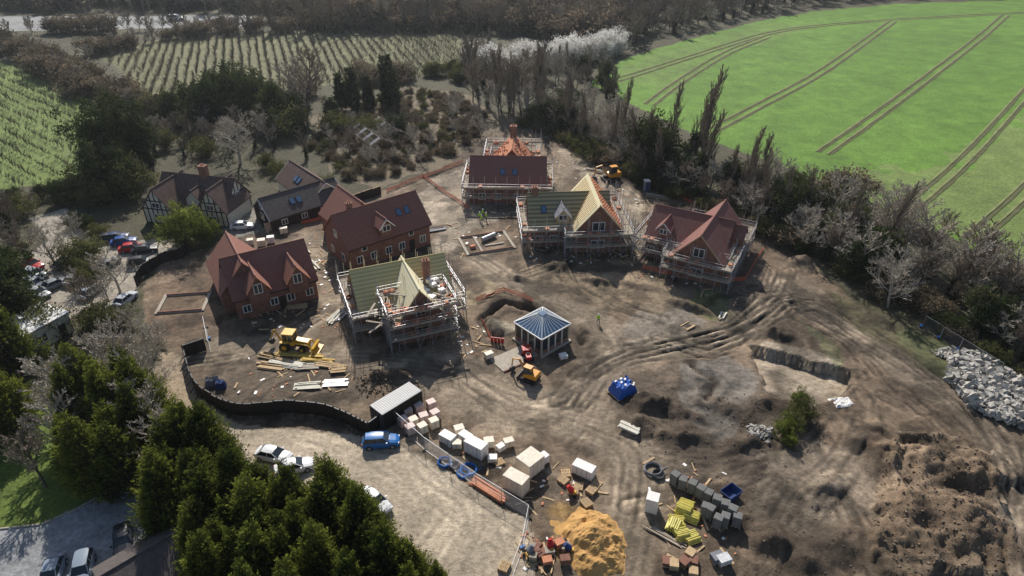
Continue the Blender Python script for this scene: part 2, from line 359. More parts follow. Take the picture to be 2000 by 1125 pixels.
# fine mottling of bare soil
C*=(.74+.52*fbm(X,Y,2.2,4,21.))[...,None]
bs=sm&~flat
pud=fbm(X,Y,3,4,77.)
C[bs]*=(1-.5*np.clip((pud[bs]-.53)*8,0,1))[...,None]
pale=fbm(X,Y,4,4,133.)
C[bs]*=(1+.45*np.clip((pale[bs]-.56)*8,0,1))[...,None]  # random paler patches in the soil colour
pud2=fbm(X,Y,9,4,177.)
C[bs]*=(1-.32*np.clip((pud2[bs]-.52)*9,0,1))[...,None]
fieldn=fbm(X,Y,30,4,5.)
C[fm]*=(.8+.4*fieldn[fm])[...,None]
Z[fm]=0
def Zat(x,y):
    i=int(np.clip(np.searchsorted(xs,x)-1,0,len(xs)-2)); j=int(np.clip(np.searchsorted(ys,y)-1,0,len(ys)-2))
    fx=(x-xs[i])/(xs[i+1]-xs[i]); fy=(y-ys[j])/(ys[j+1]-ys[j])
    return float((Z[j,i]*(1-fx)+Z[j,i+1]*fx)*(1-fy)+(Z[j+1,i]*(1-fx)+Z[j+1,i+1]*fx)*fy)
ny,nx=X.shape
idx=np.arange(ny*nx).reshape(ny,nx)
Q=np.stack([idx[:-1,:-1],idx[:-1,1:],idx[1:,1:],idx[1:,:-1]],-1).reshape(-1,4)
m,nt,out=newmat('ground'); N=nt.nodes; L=nt.links; MATS['ground']=m
b=N.new('ShaderNodeBsdfPrincipled'); L.new(b.outputs[0],out.inputs[0]); b.inputs['Roughness'].default_value=.85; b.inputs['Specular IOR Level'].default_value=.25
at=N.new('ShaderNodeAttribute'); at.attribute_name='Col'; tc=N.new('ShaderNodeTexCoord')
n1=N.new('ShaderNodeTexNoise'); n1.inputs['Scale'].default_value=1.6; n1.inputs['Detail'].default_value=8; n1.inputs['Roughness'].default_value=.75; L.new(tc.outputs['Object'],n1.inputs['Vector'])
n3=N.new('ShaderNodeTexNoise'); n3.inputs['Scale'].default_value=.11; n3.inputs['Detail'].default_value=6; n3.inputs['Roughness'].default_value=.7; L.new(tc.outputs['Object'],n3.inputs['Vector'])
mr=N.new('ShaderNodeMapRange'); mr.inputs[1].default_value=.3; mr.inputs[2].default_value=.7; mr.inputs[3].default_value=.52; mr.inputs[4].default_value=1.46; L.new(n1.outputs[0],mr.inputs[0])
mr3=N.new('ShaderNodeMapRange'); mr3.inputs[1].default_value=.3; mr3.inputs[2].default_value=.7; mr3.inputs[3].default_value=.78; mr3.inputs[4].default_value=1.22; L.new(n3.outputs[0],mr3.inputs[0])
mm_=N.new('ShaderNodeMath'); mm_.operation='MULTIPLY'; L.new(mr.outputs[0],mm_.inputs[0]); L.new(mr3.outputs[0],mm_.inputs[1])
vm=N.new('ShaderNodeVectorMath'); vm.operation='SCALE'; L.new(at.outputs['Color'],vm.inputs[0]); L.new(mm_.outputs[0],vm.inputs['Scale']); L.new(vm.outputs[0],b.inputs['Base Color'])
bp=N.new('ShaderNodeBump'); bp.inputs['Strength'].default_value=1.0; bp.inputs['Distance'].default_value=.22; L.new(n1.outputs[0],bp.inputs['Height']); L.new(bp.outputs[0],b.inputs['Normal'])
gme=build_quads('ground',np.stack([X,Y,Z],-1).reshape(-1,3),Q,None,['ground'])
ca=gme.attributes.new('Col','FLOAT_COLOR','POINT'); cc=np.ones((ny*nx,4),np.float32); cc[:,:3]=np.clip(C.reshape(-1,3),.01,.8); ca.data.foreach_set('color',cc.ravel())
gme.polygons.foreach_set('use_smooth',np.ones(len(Q),bool))
go=bpy.data.objects.new('ground',gme); sc.collection.objects.link(go)
# tramlines in the crop field
def ribbons(name,lst,mat,w=.55,z=.03,off=(-1.0,1.0)):
    mb=MB()
    for qi,px in enumerate(lst):
        P=smooth(gp(px),10)
        for o in off:
            pr=[]
            for i,p in enumerate(P):
                a=P[max(0,i-1)];c=P[min(len(P)-1,i+1)]; t=(c-a)/np.linalg.norm(c-a); n=np.array([-t[1],t[0]])
                ww=w*(.7+.6*rnd.random()); pr.append((p+n*(o-ww/2),p+n*(o+ww/2)))
            vs=[]; 
            for a,c in pr: vs+=[(a[0],a[1],z+qi*.012),(c[0],c[1],z+qi*.012)]
            mb.add(vs,[(2*i,2*i+2,2*i+3,2*i+1) for i in range(len(pr)-1)])
    me=bpy.data.meshes.new(name); me.from_pydata(mb.v,[],mb.f); me.materials.append(MATS[mat]); o=bpy.data.objects.new(name,me); sc.collection.objects.link(o)
trl=[[(1170,165),(1230,150),(1350,112),(1520,62),(1700,42),(1850,33),(2060,22)],
 [(1270,205),(1330,160),(1420,105),(1500,72)],[(1380,262),(1480,210),(1600,145),(1690,82),(1745,42)],
 [(1610,300),(1720,222),(1830,140),(1920,70),(1965,30)],[(1790,400),(1880,320),(1960,235),(2060,120)],[(1900,470),(2000,380),(2100,270)]]
ribbons('field_tramlines',trl,'tram',.75,off=(-1.3,1.3))
ribbons('field_tramline_verges',trl,'tram_light',.5,.12,off=(-.6,2.0))
kb=Thing('drive_kerb',0,0,0); K=kb.p('kerbstones','concrete')
for px in ([(-60,1040),(80,1025),(150,995),(215,958),(262,965),(300,1020),(370,1120)],):
    P=gp(px)
    for a,c in zip(P[:-1],P[1:]):
        n=max(1,int(math.dist(a,c)/.9)); ang=math.atan2(c[1]-a[1],c[0]-a[0])
        for i in range(n):
            t=(i+.5)/n; K.box((a[0]+(c[0]-a[0])*t,a[1]+(c[1]-a[1])*t,.05),(.88,.15,.2),ang)
kb.done()
# ---------------------------------------------------------------- vegetation meshes
def leaves(c,d,Ln,Wd,jit=.6):
    n=len(c); d=d+rs.normal(0,jit,(n,3)); d/=np.linalg.norm(d,axis=1)[:,None]+1e-9
    s=np.cross(d,rs.normal(0,1,(n,3))); s/=np.linalg.norm(s,axis=1)[:,None]+1e-9
    l=(Ln*(.6+.8*rs.rand(n)))[:,None]; w=Wd*(.6+.8*rs.rand(n))[:,None]
    V=np.stack([c,c+d*l*.5+s*w*.5,c+d*l,c+d*l*.5-s*w*.5],1).reshape(-1,3)
    return V,np.arange(4*n).reshape(-1,4)
def tubeq(p0,p1,r0,r1,n=4):
    p0=np.array(p0,float);p1=np.array(p1,float);d=p1-p0;d/=np.linalg.norm(d)+1e-9
    a=np.cross(d,[.3,.9,.1]);a/=np.linalg.norm(a)+1e-9;b=np.cross(d,a)
    t=np.arange(n)*2*np.pi/n; ring=np.outer(np.cos(t),a)+np.outer(np.sin(t),b)
    V=np.concatenate([p0+ring*r0,p1+ring*r1]); Qd=[(i,(i+1)%n,n+(i+1)%n,n+i) for i in range(n)]
    return V,np.array(Qd)
class TB:
    def __init__(s): s.V=[];s.Q=[];s.M=[];s.S=[];s.n=0
    def add(s,V,Qd,m,sh=0.5):
        s.V.append(V);s.Q.append(Qd+s.n);s.M.append(np.full(len(Qd),m)); s.S.append(np.broadcast_to(sh,(len(V),)).copy()); s.n+=len(V)
    def mesh(s,name,mats): return build_quads(name,np.concatenate(s.V),np.concatenate(s.Q),np.concatenate(s.M),mats,np.concatenate(s.S))
def conifer(name,leaf,Hh=1.,R=.27,K=520,per=26,pw=.8,base=.03,up=.5,ls=.03,sl=.4):
    t=TB(); V,q=tubeq((0,0,0),(0,0,.9),.02,.004,6); t.add(V,q,1)
    h=base+(1-base)*(1-np.sqrt(rs.rand(K)))**.95; a=rs.rand(K)*2*np.pi
    ph=rs.rand(3)*6
    lumpf=1+.16*np.sin(3*a+ph[0]+h*9)+.14*np.sin(5*a+ph[1]-h*17)
    r=R*np.clip((1-h),0,1)**pw*lumpf*(.55+.5*np.sqrt(rs.rand(K)))
    base_=np.stack([np.cos(a)*r*.6,np.sin(a)*r*.6,h],1)
    dirs=np.stack([np.cos(a),np.sin(a),np.full(K,up)+h*.8],1); dirs/=np.linalg.norm(dirs,axis=1)[:,None]
    Ls=(sl*r+.055)*(.7+.7*rs.rand(K))
    for j in range(0,K,4):
        V,q=tubeq((0,0,max(.01,h[j]-.04)),base_[j]+dirs[j]*Ls[j]*.6,.004,.001,3); t.add(V,q,1)
    u=rs.rand(K,per); c=base_[:,None]+dirs[:,None]*(u*Ls[:,None])[...,None]+rs.normal(0,1,(K,per,3))*(.019*(1.15-u))[...,None]
    d=np.repeat(dirs[:,None],per,1); c=c.reshape(-1,3); d=d.reshape(-1,3)
    tone=np.repeat(rs.rand(K),per)
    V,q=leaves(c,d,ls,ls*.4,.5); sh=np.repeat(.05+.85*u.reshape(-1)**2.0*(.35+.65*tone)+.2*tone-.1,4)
    t.add(V,q,0,sh); return t.mesh(name,[leaf,'bark'])
def broad(name,leaf,K=120,per=70,rx=.36,rz=.38,cz=.56,ls=.03,cr=.085,bark='bark',low=False):
    t=TB(); V,q=tubeq((0,0,0),(0.01,.01,cz),.028,.015,6); t.add(V,q,1)
    d=rs.normal(0,1,(K,3)); d/=np.linalg.norm(d,axis=1)[:,None]; rr=(.35+.75*rs.rand(K)**.6)
    ph=rs.rand(2)*6
    c=d*rr[:,None]*np.array([rx,rx,rz])*(1+.28*np.sin(d[:,0:1]*5+d[:,1:2]*4+ph[0])+.15*np.sin(d[:,2:3]*9+ph[1]))+np.array([0,0,cz])
    c[:,2]=np.maximum(c[:,2],.04)
    for j in range(0,K,3):
        V,q=tubeq((0,0,min(cz*.7,c[j,2]*.6)),c[j],.009,.002,3); t.add(V,q,1)
    cs=cr*(.5+.9*rs.rand(K)); tone=rs.rand(K)
    o=rs.normal(0,.5,(K,per,3)); p=c[:,None]+o*cs[:,None,None]
    dd=o+np.array([0,0,.4]); V,q=leaves(p.reshape(-1,3),dd.reshape(-1,3),ls,ls*.6,.6)
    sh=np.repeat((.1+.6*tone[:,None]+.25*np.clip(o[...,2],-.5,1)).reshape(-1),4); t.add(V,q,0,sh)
    return t.mesh(name,[leaf,bark])
def bare(name,mat,seed,upr=.5,spread=.9,kids=(9,6,5),tl=.28,tw=.0035,trunk=.02,clear=.2,twigmat=None,ivy=False,lean=0,topl=.95):
    r=random.Random(seed); t=TB()
    def br(p,d,l,rad,lev):
        seg=3 if lev<2 else 2; pts=[p]; dd=d
        for i in range(seg):
            dd=(dd+np.array([r.gauss(0,.12),r.gauss(0,.12),r.gauss(0,.08)+(.10*upr if lev else 0)])); dd/=np.linalg.norm(dd)
            pts.append(pts[-1]+dd*l/seg)
        for i in range(seg):
            a=rad*(1-i/seg*.75); b=rad*(1-(i+1)/seg*.75)
            if lev<2: V,q=tubeq(pts[i],pts[i+1],a,b,5 if lev==0 else 4); t.add(V,q,0)
            else:
                s=np.cross(dd,[r.gauss(0,1),r.gauss(0,1),r.gauss(0,1)]); s/=np.linalg.norm(s)+1e-9
                a=max(a,tw*.6); b=max(b,tw*.4)
                t.add(np.array([pts[i]-s*a,pts[i]+s*a,pts[i+1]+s*b,pts[i+1]-s*b]),np.array([[0,1,2,3]]),1 if lev>=2 else 0)
        if lev<len(kids):
            n=kids[lev]
            for k in range(n):
                f=(clear+(1-clear)*(k+.5)/n) if lev==0 else .25+.75*(k+r.random())/n
                x=f*seg; i=min(seg-1,int(x)); q=pts[i]+(pts[i+1]-pts[i])*(x-i)
                az=r.random()*6.283 if lev else k*2.4+r.random()
                e=np.array([math.cos(az),math.sin(az),0]); 
                nd=dd*upr+e*spread+np.array([0,0,.25]) if lev==0 else dd*.8+np.array([r.gauss(0,spread*.6),r.gauss(0,spread*.6),r.gauss(0,spread*.4)+upr*.3])
                nd/=np.linalg.norm(nd); sh=(1.1-.65*f) if lev==0 else (1-.4*f)
                br(q,nd,l*(tl*2.0 if lev==0 else .52)*sh,max(rad*(.42 if lev==0 else .5),tw),lev+1)
    br(np.zeros(3),np.array([lean,0,1.]),topl,trunk,0)
    mats=[mat,twigmat or mat]
    if ivy:
        K=50; h=rs.rand(K)*.45; c=np.stack([rs.normal(0,.025,K),rs.normal(0,.025,K),h],1); p=np.repeat(c,30,0)+rs.normal(0,.02,(K*30,3))
        V,q=leaves(p,rs.normal(0,1,p.shape),.025,.018); t.add(V,q,2,np.repeat(rs.rand(K*30)*.6,4)); mats.append('leaf_dark')
    return t.mesh(name,mats)
VEG={}
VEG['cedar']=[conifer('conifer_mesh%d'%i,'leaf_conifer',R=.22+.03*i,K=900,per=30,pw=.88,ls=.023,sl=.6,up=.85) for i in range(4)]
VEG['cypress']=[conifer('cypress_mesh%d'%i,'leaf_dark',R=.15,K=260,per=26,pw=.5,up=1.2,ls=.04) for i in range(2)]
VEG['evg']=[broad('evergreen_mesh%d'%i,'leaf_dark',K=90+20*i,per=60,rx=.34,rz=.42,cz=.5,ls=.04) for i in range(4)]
VEG['pine']=[broad('pine_mesh%d'%i,'leaf_dark',K=150,per=80,rx=.42,rz=.36,cz=.6,ls=.03,cr=.07) for i in range(2)]
VEG['olive']=[broad('shrub_mesh%d'%i,'leaf_olive',K=70,per=50,rx=.55,rz=.4,cz=.45,ls=.06,cr=.14) for i in range(3)]
VEG['bright']=[broad('bright_mesh','leaf_bright',K=120,per=70,rx=.55,rz=.42,cz=.5,ls=.045,cr=.1)]
VEG['blossom']=[broad('blossom_mesh%d'%i,'leaf_blossom',K=80,per=40,rx=.5,rz=.42,cz=.5,ls=.05,cr=.12) for i in range(2)]
VEG['brush']=[broad('bramble_mesh%d'%i,'leaf_brush',K=60,per=40,rx=.6,rz=.4,cz=.4,ls=.09,cr=.16) for i in range(3)]
VEG['poplar']=[bare('poplar_mesh%d'%i,'bark',20+i,upr=1.5,spread=.45,kids=(30,8,5),tl=.16,tw=.003,trunk=.013,clear=.1,twigmat='twig',ivy=(i==0)) for i in range(3)]
VEG['bare']=[bare('bare_mesh%d'%i,'bark',40+i,upr=.6,spread=.8,kids=(13,9,8),tl=.27,tw=.005,trunk=.02,clear=.22,twigmat='twig',topl=.8,ivy=(i==0)) for i in range(4)]
VEG['bareD']=[bare('bare_dark_mesh%d'%i,'bark',50+i,upr=.9,spread=.7,kids=(13,9,8),tl=.25,tw=.0055,trunk=.02,clear=.2,twigmat='twig_dark',topl=.85,ivy=True) for i in range(2)]
VEG['bareP']=[bare('bare_pale_mesh%d'%i,'bark_pale',60+i,upr=.5,spread=.95,kids=(13,9,8),tl=.3,tw=.005,trunk=.024,clear=.15,twigmat='twig_pale',topl=.75) for i in range(3)]
VEG['far']=[bare('far_mesh%d'%i,'twig',70+i,upr=.7,spread=.7,kids=(13,8,7),tl=.27,tw=.010,trunk=.02,clear=.15,twigmat='twig_pale' if i==0 else ('twig' if i<3 else 'twig_dark'),topl=.85) for i in range(4)]
NM={'cedar':'conifer_tree','cypress':'cypress_tree','evg':'evergreen_tree','pine':'pine_tree','olive':'shrub','bright':'laurel_bush','blossom':'blossom_tree','brush':'bramble_bush','poplar':'poplar_tree','bare':'bare_tree','bareD':'ivy_clad_tree','bareP':'bare_tree','far':'bare_tree'}
def tree(kind,x,y,h,wid=1.0,parent=None,z=None):
    o=bpy.data.objects.new(NM[kind],rnd.choice(VEG[kind])); sc.collection.objects.link(o)
    o.location=(x,y,(Zat(x,y) if z is None else z)-.05); o.scale=(h*wid,h*wid,h); o.rotation_euler=(rnd.gauss(0,.03),rnd.gauss(0,.03),rnd.random()*6.28)
    if parent: o.parent=parent
    return o
def top(kind,px,py,h,wid=1.0): x,y=G(px,py,h*.97); tree(kind,x,y,h,wid)
def bas(kind,px,py,h,wid=1.0): x,y=G(px,py); tree(kind,x,y,h,wid)
def pip(x,y,P):
    r=False
    for i in range(len(P)):
        a=P[i];b_=P[(i+1)%len(P)]
        if (a[1]>y)!=(b_[1]>y) and x<(b_[0]-a[0])*(y-a[1])/(b_[1]-a[1])+a[0]: r=not r
    return r
def scatter(px,sp,kinds,h0,h1,z=0,wid=(1,1),parent=None,jit=.45):
    P=[G(p[0],p[1],z) for p in px]; x0=min(p[0] for p in P);x1=max(p[0] for p in P);y0=min(p[1] for p in P);y1_=max(p[1] for p in P)
    x=x0; n=0
    while x<x1:
        y=y0
        while y<y1_:
            a=x+rnd.uniform(-jit,jit)*sp; c=y+rnd.uniform(-jit,jit)*sp
            if pip(a,c,P): tree(rnd.choice(kinds),a,c,rnd.uniform(h0,h1),rnd.uniform(*wid),parent); n+=1
            y+=sp
        x+=sp
    return n
def along(px,sp,off,kinds,h0,h1,wid=(1,1),parent=None,ox=0):
    P=gp(px); 
    for a,c in zip(P[:-1],P[1:]):
        l=math.dist(a,c); n=max(1,int(l/sp)); nxv=(-(c[1]-a[1])/l,(c[0]-a[0])/l)
        for i in range(n):
            t=(i+rnd.random())/n; o=ox+rnd.uniform(-off,off)
            tree(rnd.choice(kinds),a[0]+(c[0]-a[0])*t+nxv[0]*o,a[1]+(c[1]-a[1])*t+nxv[1]*o,rnd.uniform(h0,h1),rnd.uniform(*wid),parent)
def emp(name):
    e=bpy.data.objects.new(name,None); sc.collection.objects.link(e); return e
# foreground conifers
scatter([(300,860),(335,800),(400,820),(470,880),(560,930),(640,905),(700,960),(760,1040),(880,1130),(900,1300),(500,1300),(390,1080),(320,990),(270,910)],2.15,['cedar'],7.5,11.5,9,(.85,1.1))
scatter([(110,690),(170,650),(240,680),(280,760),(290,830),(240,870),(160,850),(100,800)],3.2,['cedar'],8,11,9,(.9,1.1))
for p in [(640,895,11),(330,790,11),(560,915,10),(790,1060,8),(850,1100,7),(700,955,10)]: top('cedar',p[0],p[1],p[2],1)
scatter([(-120,430),(10,500),(20,640),(50,720),(0,800),(-200,800)],4.5,['evg','bareD','cedar'],8,11,8,(.9,1.2))
for p in [(250,750,12,'bareP'),(215,730,10,'bareP'),(170,790,12,'bareP'),(290,790,11,'bareP'),(320,860,11,'bareP'),(130,870,10,'bareP'),(110,500,9,'bareP'),(235,550,9,'bareP'),(60,500,10,'bare'),(30,450,10,'bareD'),(190,590,8,'bare'),(300,720,9,'bareP'),(90,930,9,'bare'),(150,470,8,'bareP'),(350,900,10,'bareP')]:
    bas(p[3],p[0],p[1]+20,p[2])
along([(90,640),(150,640),(250,640),(300,690)],3,2,['bareP','olive','bareP'],3,6,(1,1.3))
# hedge / trees around old house
scatter([(195,300),(330,215),(430,215),(560,200),(620,215),(610,250),(560,290),(480,300),(430,310),(330,310),(270,340),(250,400),(180,410)],5.0,['evg','bareD','bareP','olive','bareP','bare'],5,9,0,(.9,1.2))
for p in [(235,345,17,'pine',.9),(280,330,13,'pine',.9),(215,380,11,'pine',1),(440,230,14,'evg',1.),(410,250,13,'evg',1.),(500,235,13,'evg',1.),(540,250,12,'evg',.9),(470,215,12,'pine',1),(600,235,20,'bare',1.),(575,225,17,'bareP',1.),(470,320,13,'bareP',1.1),(600,310,7,'bareD',1),
          (765,210,15,'cypress',1.2),(690,215,12,'cypress',1.2),(668,215,10,'cypress',1.2),(722,210,9,'cypress',1.3),(650,240,7,'evg',.8),(520,330,4,'olive',1.),(545,340,3.5,'olive',1.),(775,265,5.5,'evg',1.3),(660,260,6,'olive',1.1),(720,265,5,'olive',1.2),(640,370,3.5,'olive',1),(625,400,5,'olive',.9)]:
    bas(p[3],p[0],p[1],p[2],p[4])
bas('bright',365,480,7.5,.95); bas('bright',400,470,5,1.)
along([(0,430),(60,410),(130,395),(190,400)],2.5,2,['evg','olive','bare'],3,5,(1,1.4))
along([(20,395),(100,390),(170,370)],3,1.5,['evg'],3,4,(1,1.4))
along([(140,425),(165,460),(195,470)],2.5,1.2,['evg','olive'],2,4,(1,1.2))
along([(150,500),(170,560),(200,600)],3,1.5,['bareP','olive'],3,5,(1,1.2))
along([(290,470),(330,455)],2,1,['evg','olive'],1.6,2.5,(1,1.3))
# scrub
scatter([(600,290),(640,240),(780,175),(890,190),(940,215),(960,260),(880,300),(760,350),(700,360),(640,330)],3.4,['brush','brush','olive','brush'],1.3,2.4,0,(.9,1.4))
scatter([(860,205),(940,225),(960,270),(900,290)],5,['bareP','bare'],5,8,0)
scatter([(600,270),(700,240),(860,250),(830,320),(720,340)],4.4,['bareP','bare','bareP'],3,6,0)
along([(780,155),(840,150),(895,140),(895,165)],2.5,1.5,['evg','olive'],3,5,(1,1.3))
along([(270,215),(400,225),(520,205),(640,180),(780,155)],4,3,['bare','far','brush'],3,7,(1,1.3))
# left hedgerow between orchards
hr=emp('hedgerow')
along([(-150,60),(0,95),(100,135),(200,190),(270,225)],2.6,3.5,['far','far','brush','far'],5,8,(1,1.3),hr)
along([(120,130),(200,105),(330,75),(480,66)],4,3,['far','brush'],4,7,(1,1.3),hr)
# woodland at the top
wd=emp('distant_woodland')
scatter([(-500,-38),(1300,-60),(1250,20),(1240,75),(1170,90),(900,60),(560,55),(500,25),(-500,14)],6.3,['far','far','far','far','brush'],8,13,0,(1.1,1.4),wd)
along([(-300,80),(0,66),(300,62),(560,62),(900,58)],4,3,['far','far','brush'],5,8,(1,1.2),wd)
along([(480,64),(560,62),(700,58),(900,55)],5,3,['poplar','far'],12,17,(1,1.2),wd)
scatter([(1215,95),(1280,78),(1370,54),(1480,28),(1590,8),(1750,-4),(2250,-18),(2250,-60),(1230,-60)],6.0,['far','far','far','bareD'],8,12,0,(1.1,1.4),wd)
# poplars and trees north of site
scatter([(890,195),(1000,205),(1060,190),(1080,235),(1000,245),(930,215)],3.9,['poplar','poplar','bareP','bare'],10,17,0)
scatter([(910,110),(960,105),(980,150),(1170,140),(1200,150),(1150,175),(1060,190),(900,185)],5.0,['poplar','bareP','far','bare','far'],6,11,0)
along([(965,145),(1050,130),(1130,118),(1215,104)],1.9,3.5,['blossom'],6,9,(.9,1.2))
along([(1140,150),(1180,160),(1200,200)],3,2,['evg','cypress','bareD'],5,8)
along([(980,240),(1080,245),(1180,250)],3,3,['evg','olive','bare'],3,6,(1,1.3))
# east tree belt
belt=[(1040,240),(1110,262),(1250,340),(1400,400),(1560,465),(1700,530),(1800,590),(1910,645),(2040,730),(2220,850)]
along(belt,2.9,3.0,['evg','bareD','bare','bareP'],5,9,(.9,1.2))
along(belt,1.9,4,['bareD','bare','evg','bareP','bareP','bare','bareP'],6,10,(.9,1.2),ox=4)
along(belt[:6],5,4,['poplar'],11,16,ox=2)
along(belt,2.2,2,['olive','brush','evg'],2,4,(1,1.5),ox=-3)
along(belt[4:7],2.6,2.5,['evg','bareD','bareP'],7,10.5,(.9,1.2),ox=-4)
along([(1640,480),(1780,545),(1900,620),(2050,710)],2.4,6,['bareP','bare','bareP'],8,12,(1,1.2),ox=8)
along([(1480,330),(1600,365),(1740,425),(1870,490),(2010,580)],3.4,3,['bareP','brush','bare'],3,7,(1,1.2),ox=0)
for p in [(1345,345,22,'poplar'),(1368,350,19,'poplar'),(1300,320,17,'poplar'),(1480,400,15,'poplar'),(1440,395,15,'poplar'),(1215,270,13,'bareP'),(1260,330,13,'evg'),(1280,345,12,'evg'),(1500,400,12,'bareP'),(1620,440,12,'bareP'),(1560,430,11,'poplar'),(1720,470,12,'bareP'),(1800,500,12,'bareP'),(1950,590,13,'bareP'),(1160,240,12,'bareP'),(1880,540,12,'bareP')]:
    bas(p[3],p[0],p[1],p[2])
for p in [(1530,850,2.6),(1550,830,3.0),(1570,815,3.),(1560,790,2.2),(1540,870,1.8)]: bas('bright' if p[2]<3 else 'olive',p[0],p[1],p[2],.9)
# orchards: rows of pruned bare fruit trees
def orow(seed):
    t=TB(); r=random.Random(seed)
    for k in range(9):
        if r.random()<.08: continue
        x=-6+12*(k+.5)/9+r.gauss(0,.2); yo=r.gauss(0,.15); hh=r.uniform(.7,1.3)
        V,q=tubeq((x,yo,0),(x+r.gauss(0,.06),yo+r.gauss(0,.06),1.1*hh),.06,.04,4); t.add(V,q,0)
        for j in range(12):
            a=r.random()*6.28; e=np.array([x+math.cos(a)*.8*hh,yo+math.sin(a)*.7*hh,(1.0+r.random()*1.1)*hh])
            s=np.array([0.05,.0,.0]) if j%2 else np.array([0,.05,0]); p=np.array([x,yo,.6])
            t.add(np.array([p-s,p+s,e+s*.6,e-s*.6]),np.array([[0,1,2,3]]),1 if j%4 else 0)
    return t.mesh('fruit_tree_row',['twig_dark','orchard_wood'])
oms=[orow(k) for k in range(5)]
def orchard(px,dv,sp):
    P=gp(px); e=emp('orchard'); l=math.hypot(*dv); d=(dv[0]/l,dv[1]/l); n=(-d[1],d[0]); cx=sum(p[0] for p in P)/len(P); cy=sum(p[1] for p in P)/len(P)
    for i in range(-90,90):
        for j in range(-16,16):
            x=cx+n[0]*i*sp+d[0]*j*12;y=cy+n[1]*i*sp+d[1]*j*12
            if pip(x,y,P):
                o=bpy.data.objects.new('fruit_tree_row',rnd.choice(oms)); sc.collection.objects.link(o); o.parent=e; o.location=(x+rnd.gauss(0,.15),y,0); o.rotation_euler=(0,0,math.atan2(d[1],d[0])+(math.pi if rnd.random()<.5 else 0)); o.scale=(1,1,rnd.uniform(.8,1.3))
orchard(orch2,(-.35,1),2.8)
a=G(0,200);b_=G(190,290); orchard([(-200,95),(20,130),(120,165),(195,210),(205,300),(160,345),(60,360),(-200,385)],(b_[0]-a[0],b_[1]-a[1]),3.8)
# ---------------------------------------------------------------- buildings
def fr(cx,cy,ax): return (lambda a,b,z:(cx+a,cy+b,z)) if ax=='x' else (lambda a,b,z:(cx-b,cy+a,z))
def gable(T,cx,cy,Ln,W,ev,rd,ax='x',roof='tile_red',wall='brick',oh=.35,z0=0,pre='',verge=None):
    f=fr(cx,cy,ax); a=Ln/2;b=W/2
    w=T.p(pre+'walls',wall)
    w.add([f(-a,-b,z0),f(a,-b,z0),f(a,b,z0),f(-a,b,z0),f(-a,-b,ev),f(a,-b,ev),f(a,b,ev),f(-a,b,ev),f(-a,0,rd),f(a,0,rd)],
      [(0,1,5,4),(2,3,7,6),(1,2,6,9,5),(3,0,4,8,7)])
    r=T.p(pre+'roof',roof); sl=(rd-ev)/b; A=a+oh
    for s in(-1,1):
        e=s*(b+oh); ze=ev-sl*oh
        vs=[f(-A,e,ze+.02),f(A,e,ze+.02),f(A,0,rd+.02),f(-A,0,rd+.02)]; vs+=[(p[0],p[1],p[2]+.2) for p in vs]
        r.add(vs,[(0,1,2,3),(4,5,6,7),(0,1,5,4),(1,2,6,5),(2,3,7,6),(3,0,4,7)])
        if verge:
            for aa in(-A-.04,A+.04):
                T.p(pre+'verge_boards',verge).tube(f(aa,e,ze+.1),f(aa,0,rd+.1),.1,.1,4)
    T.p(pre+'ridge_tiles',roof).tube(f(-A,0,rd+.22),f(A,0,rd+.22),.12,.12,6)
def win(T,x,y,z,w,h,face,fm='white'):
    nx_,ny_={'x+':(1,0),'x-':(-1,0),'y+':(0,1),'y-':(0,-1)}[face]
    T.p('window_frames',fm).box((x+nx_*.03,y+ny_*.03,z),(w if ny_ else .1,.1 if ny_ else w,h))
    n=2 if w>1.0 else 1; pw=(w-.12*(n+1))/n
    for i in range(n):
        o=-w/2+.12+pw/2+i*(pw+.12); T.p('window_glass','glass').box((x+nx_*.07+(o if ny_ else 0),y+ny_*.07+(o if nx_ else 0),z),(pw if ny_ else .06,.06 if ny_ else pw,h-.24))
def slopebox(T,part,mat,cx,cy,W,ev,rd,ax,a,t,side,sz,lift=.27):
    f=fr(cx,cy,ax); b=W/2; P=Vector(f(a,side*b*(1-t),ev+(rd-ev)*t)); ex=(Vector(f(1,0,0))-Vector(f(0,0,0))); ey=(Vector(f(0,0,rd))-Vector(f(0,side*b,ev))).normalized(); ez=ex.cross(ey)
    if ez.z<0: ez=-ez
    Mx=Matrix((ex,ey,ez)).transposed().to_4x4(); Mx.translation=P+ez*lift; T.p(part,mat).boxm(Mx,sz)
def skylight(T,*a):
    slopebox(T,'skylight_frame','darkmetal',*a,(1.0,1.4,.1),.25); slopebox(T,'skylight_glass','skyglass',*a,(.8,1.2,.1),.28)
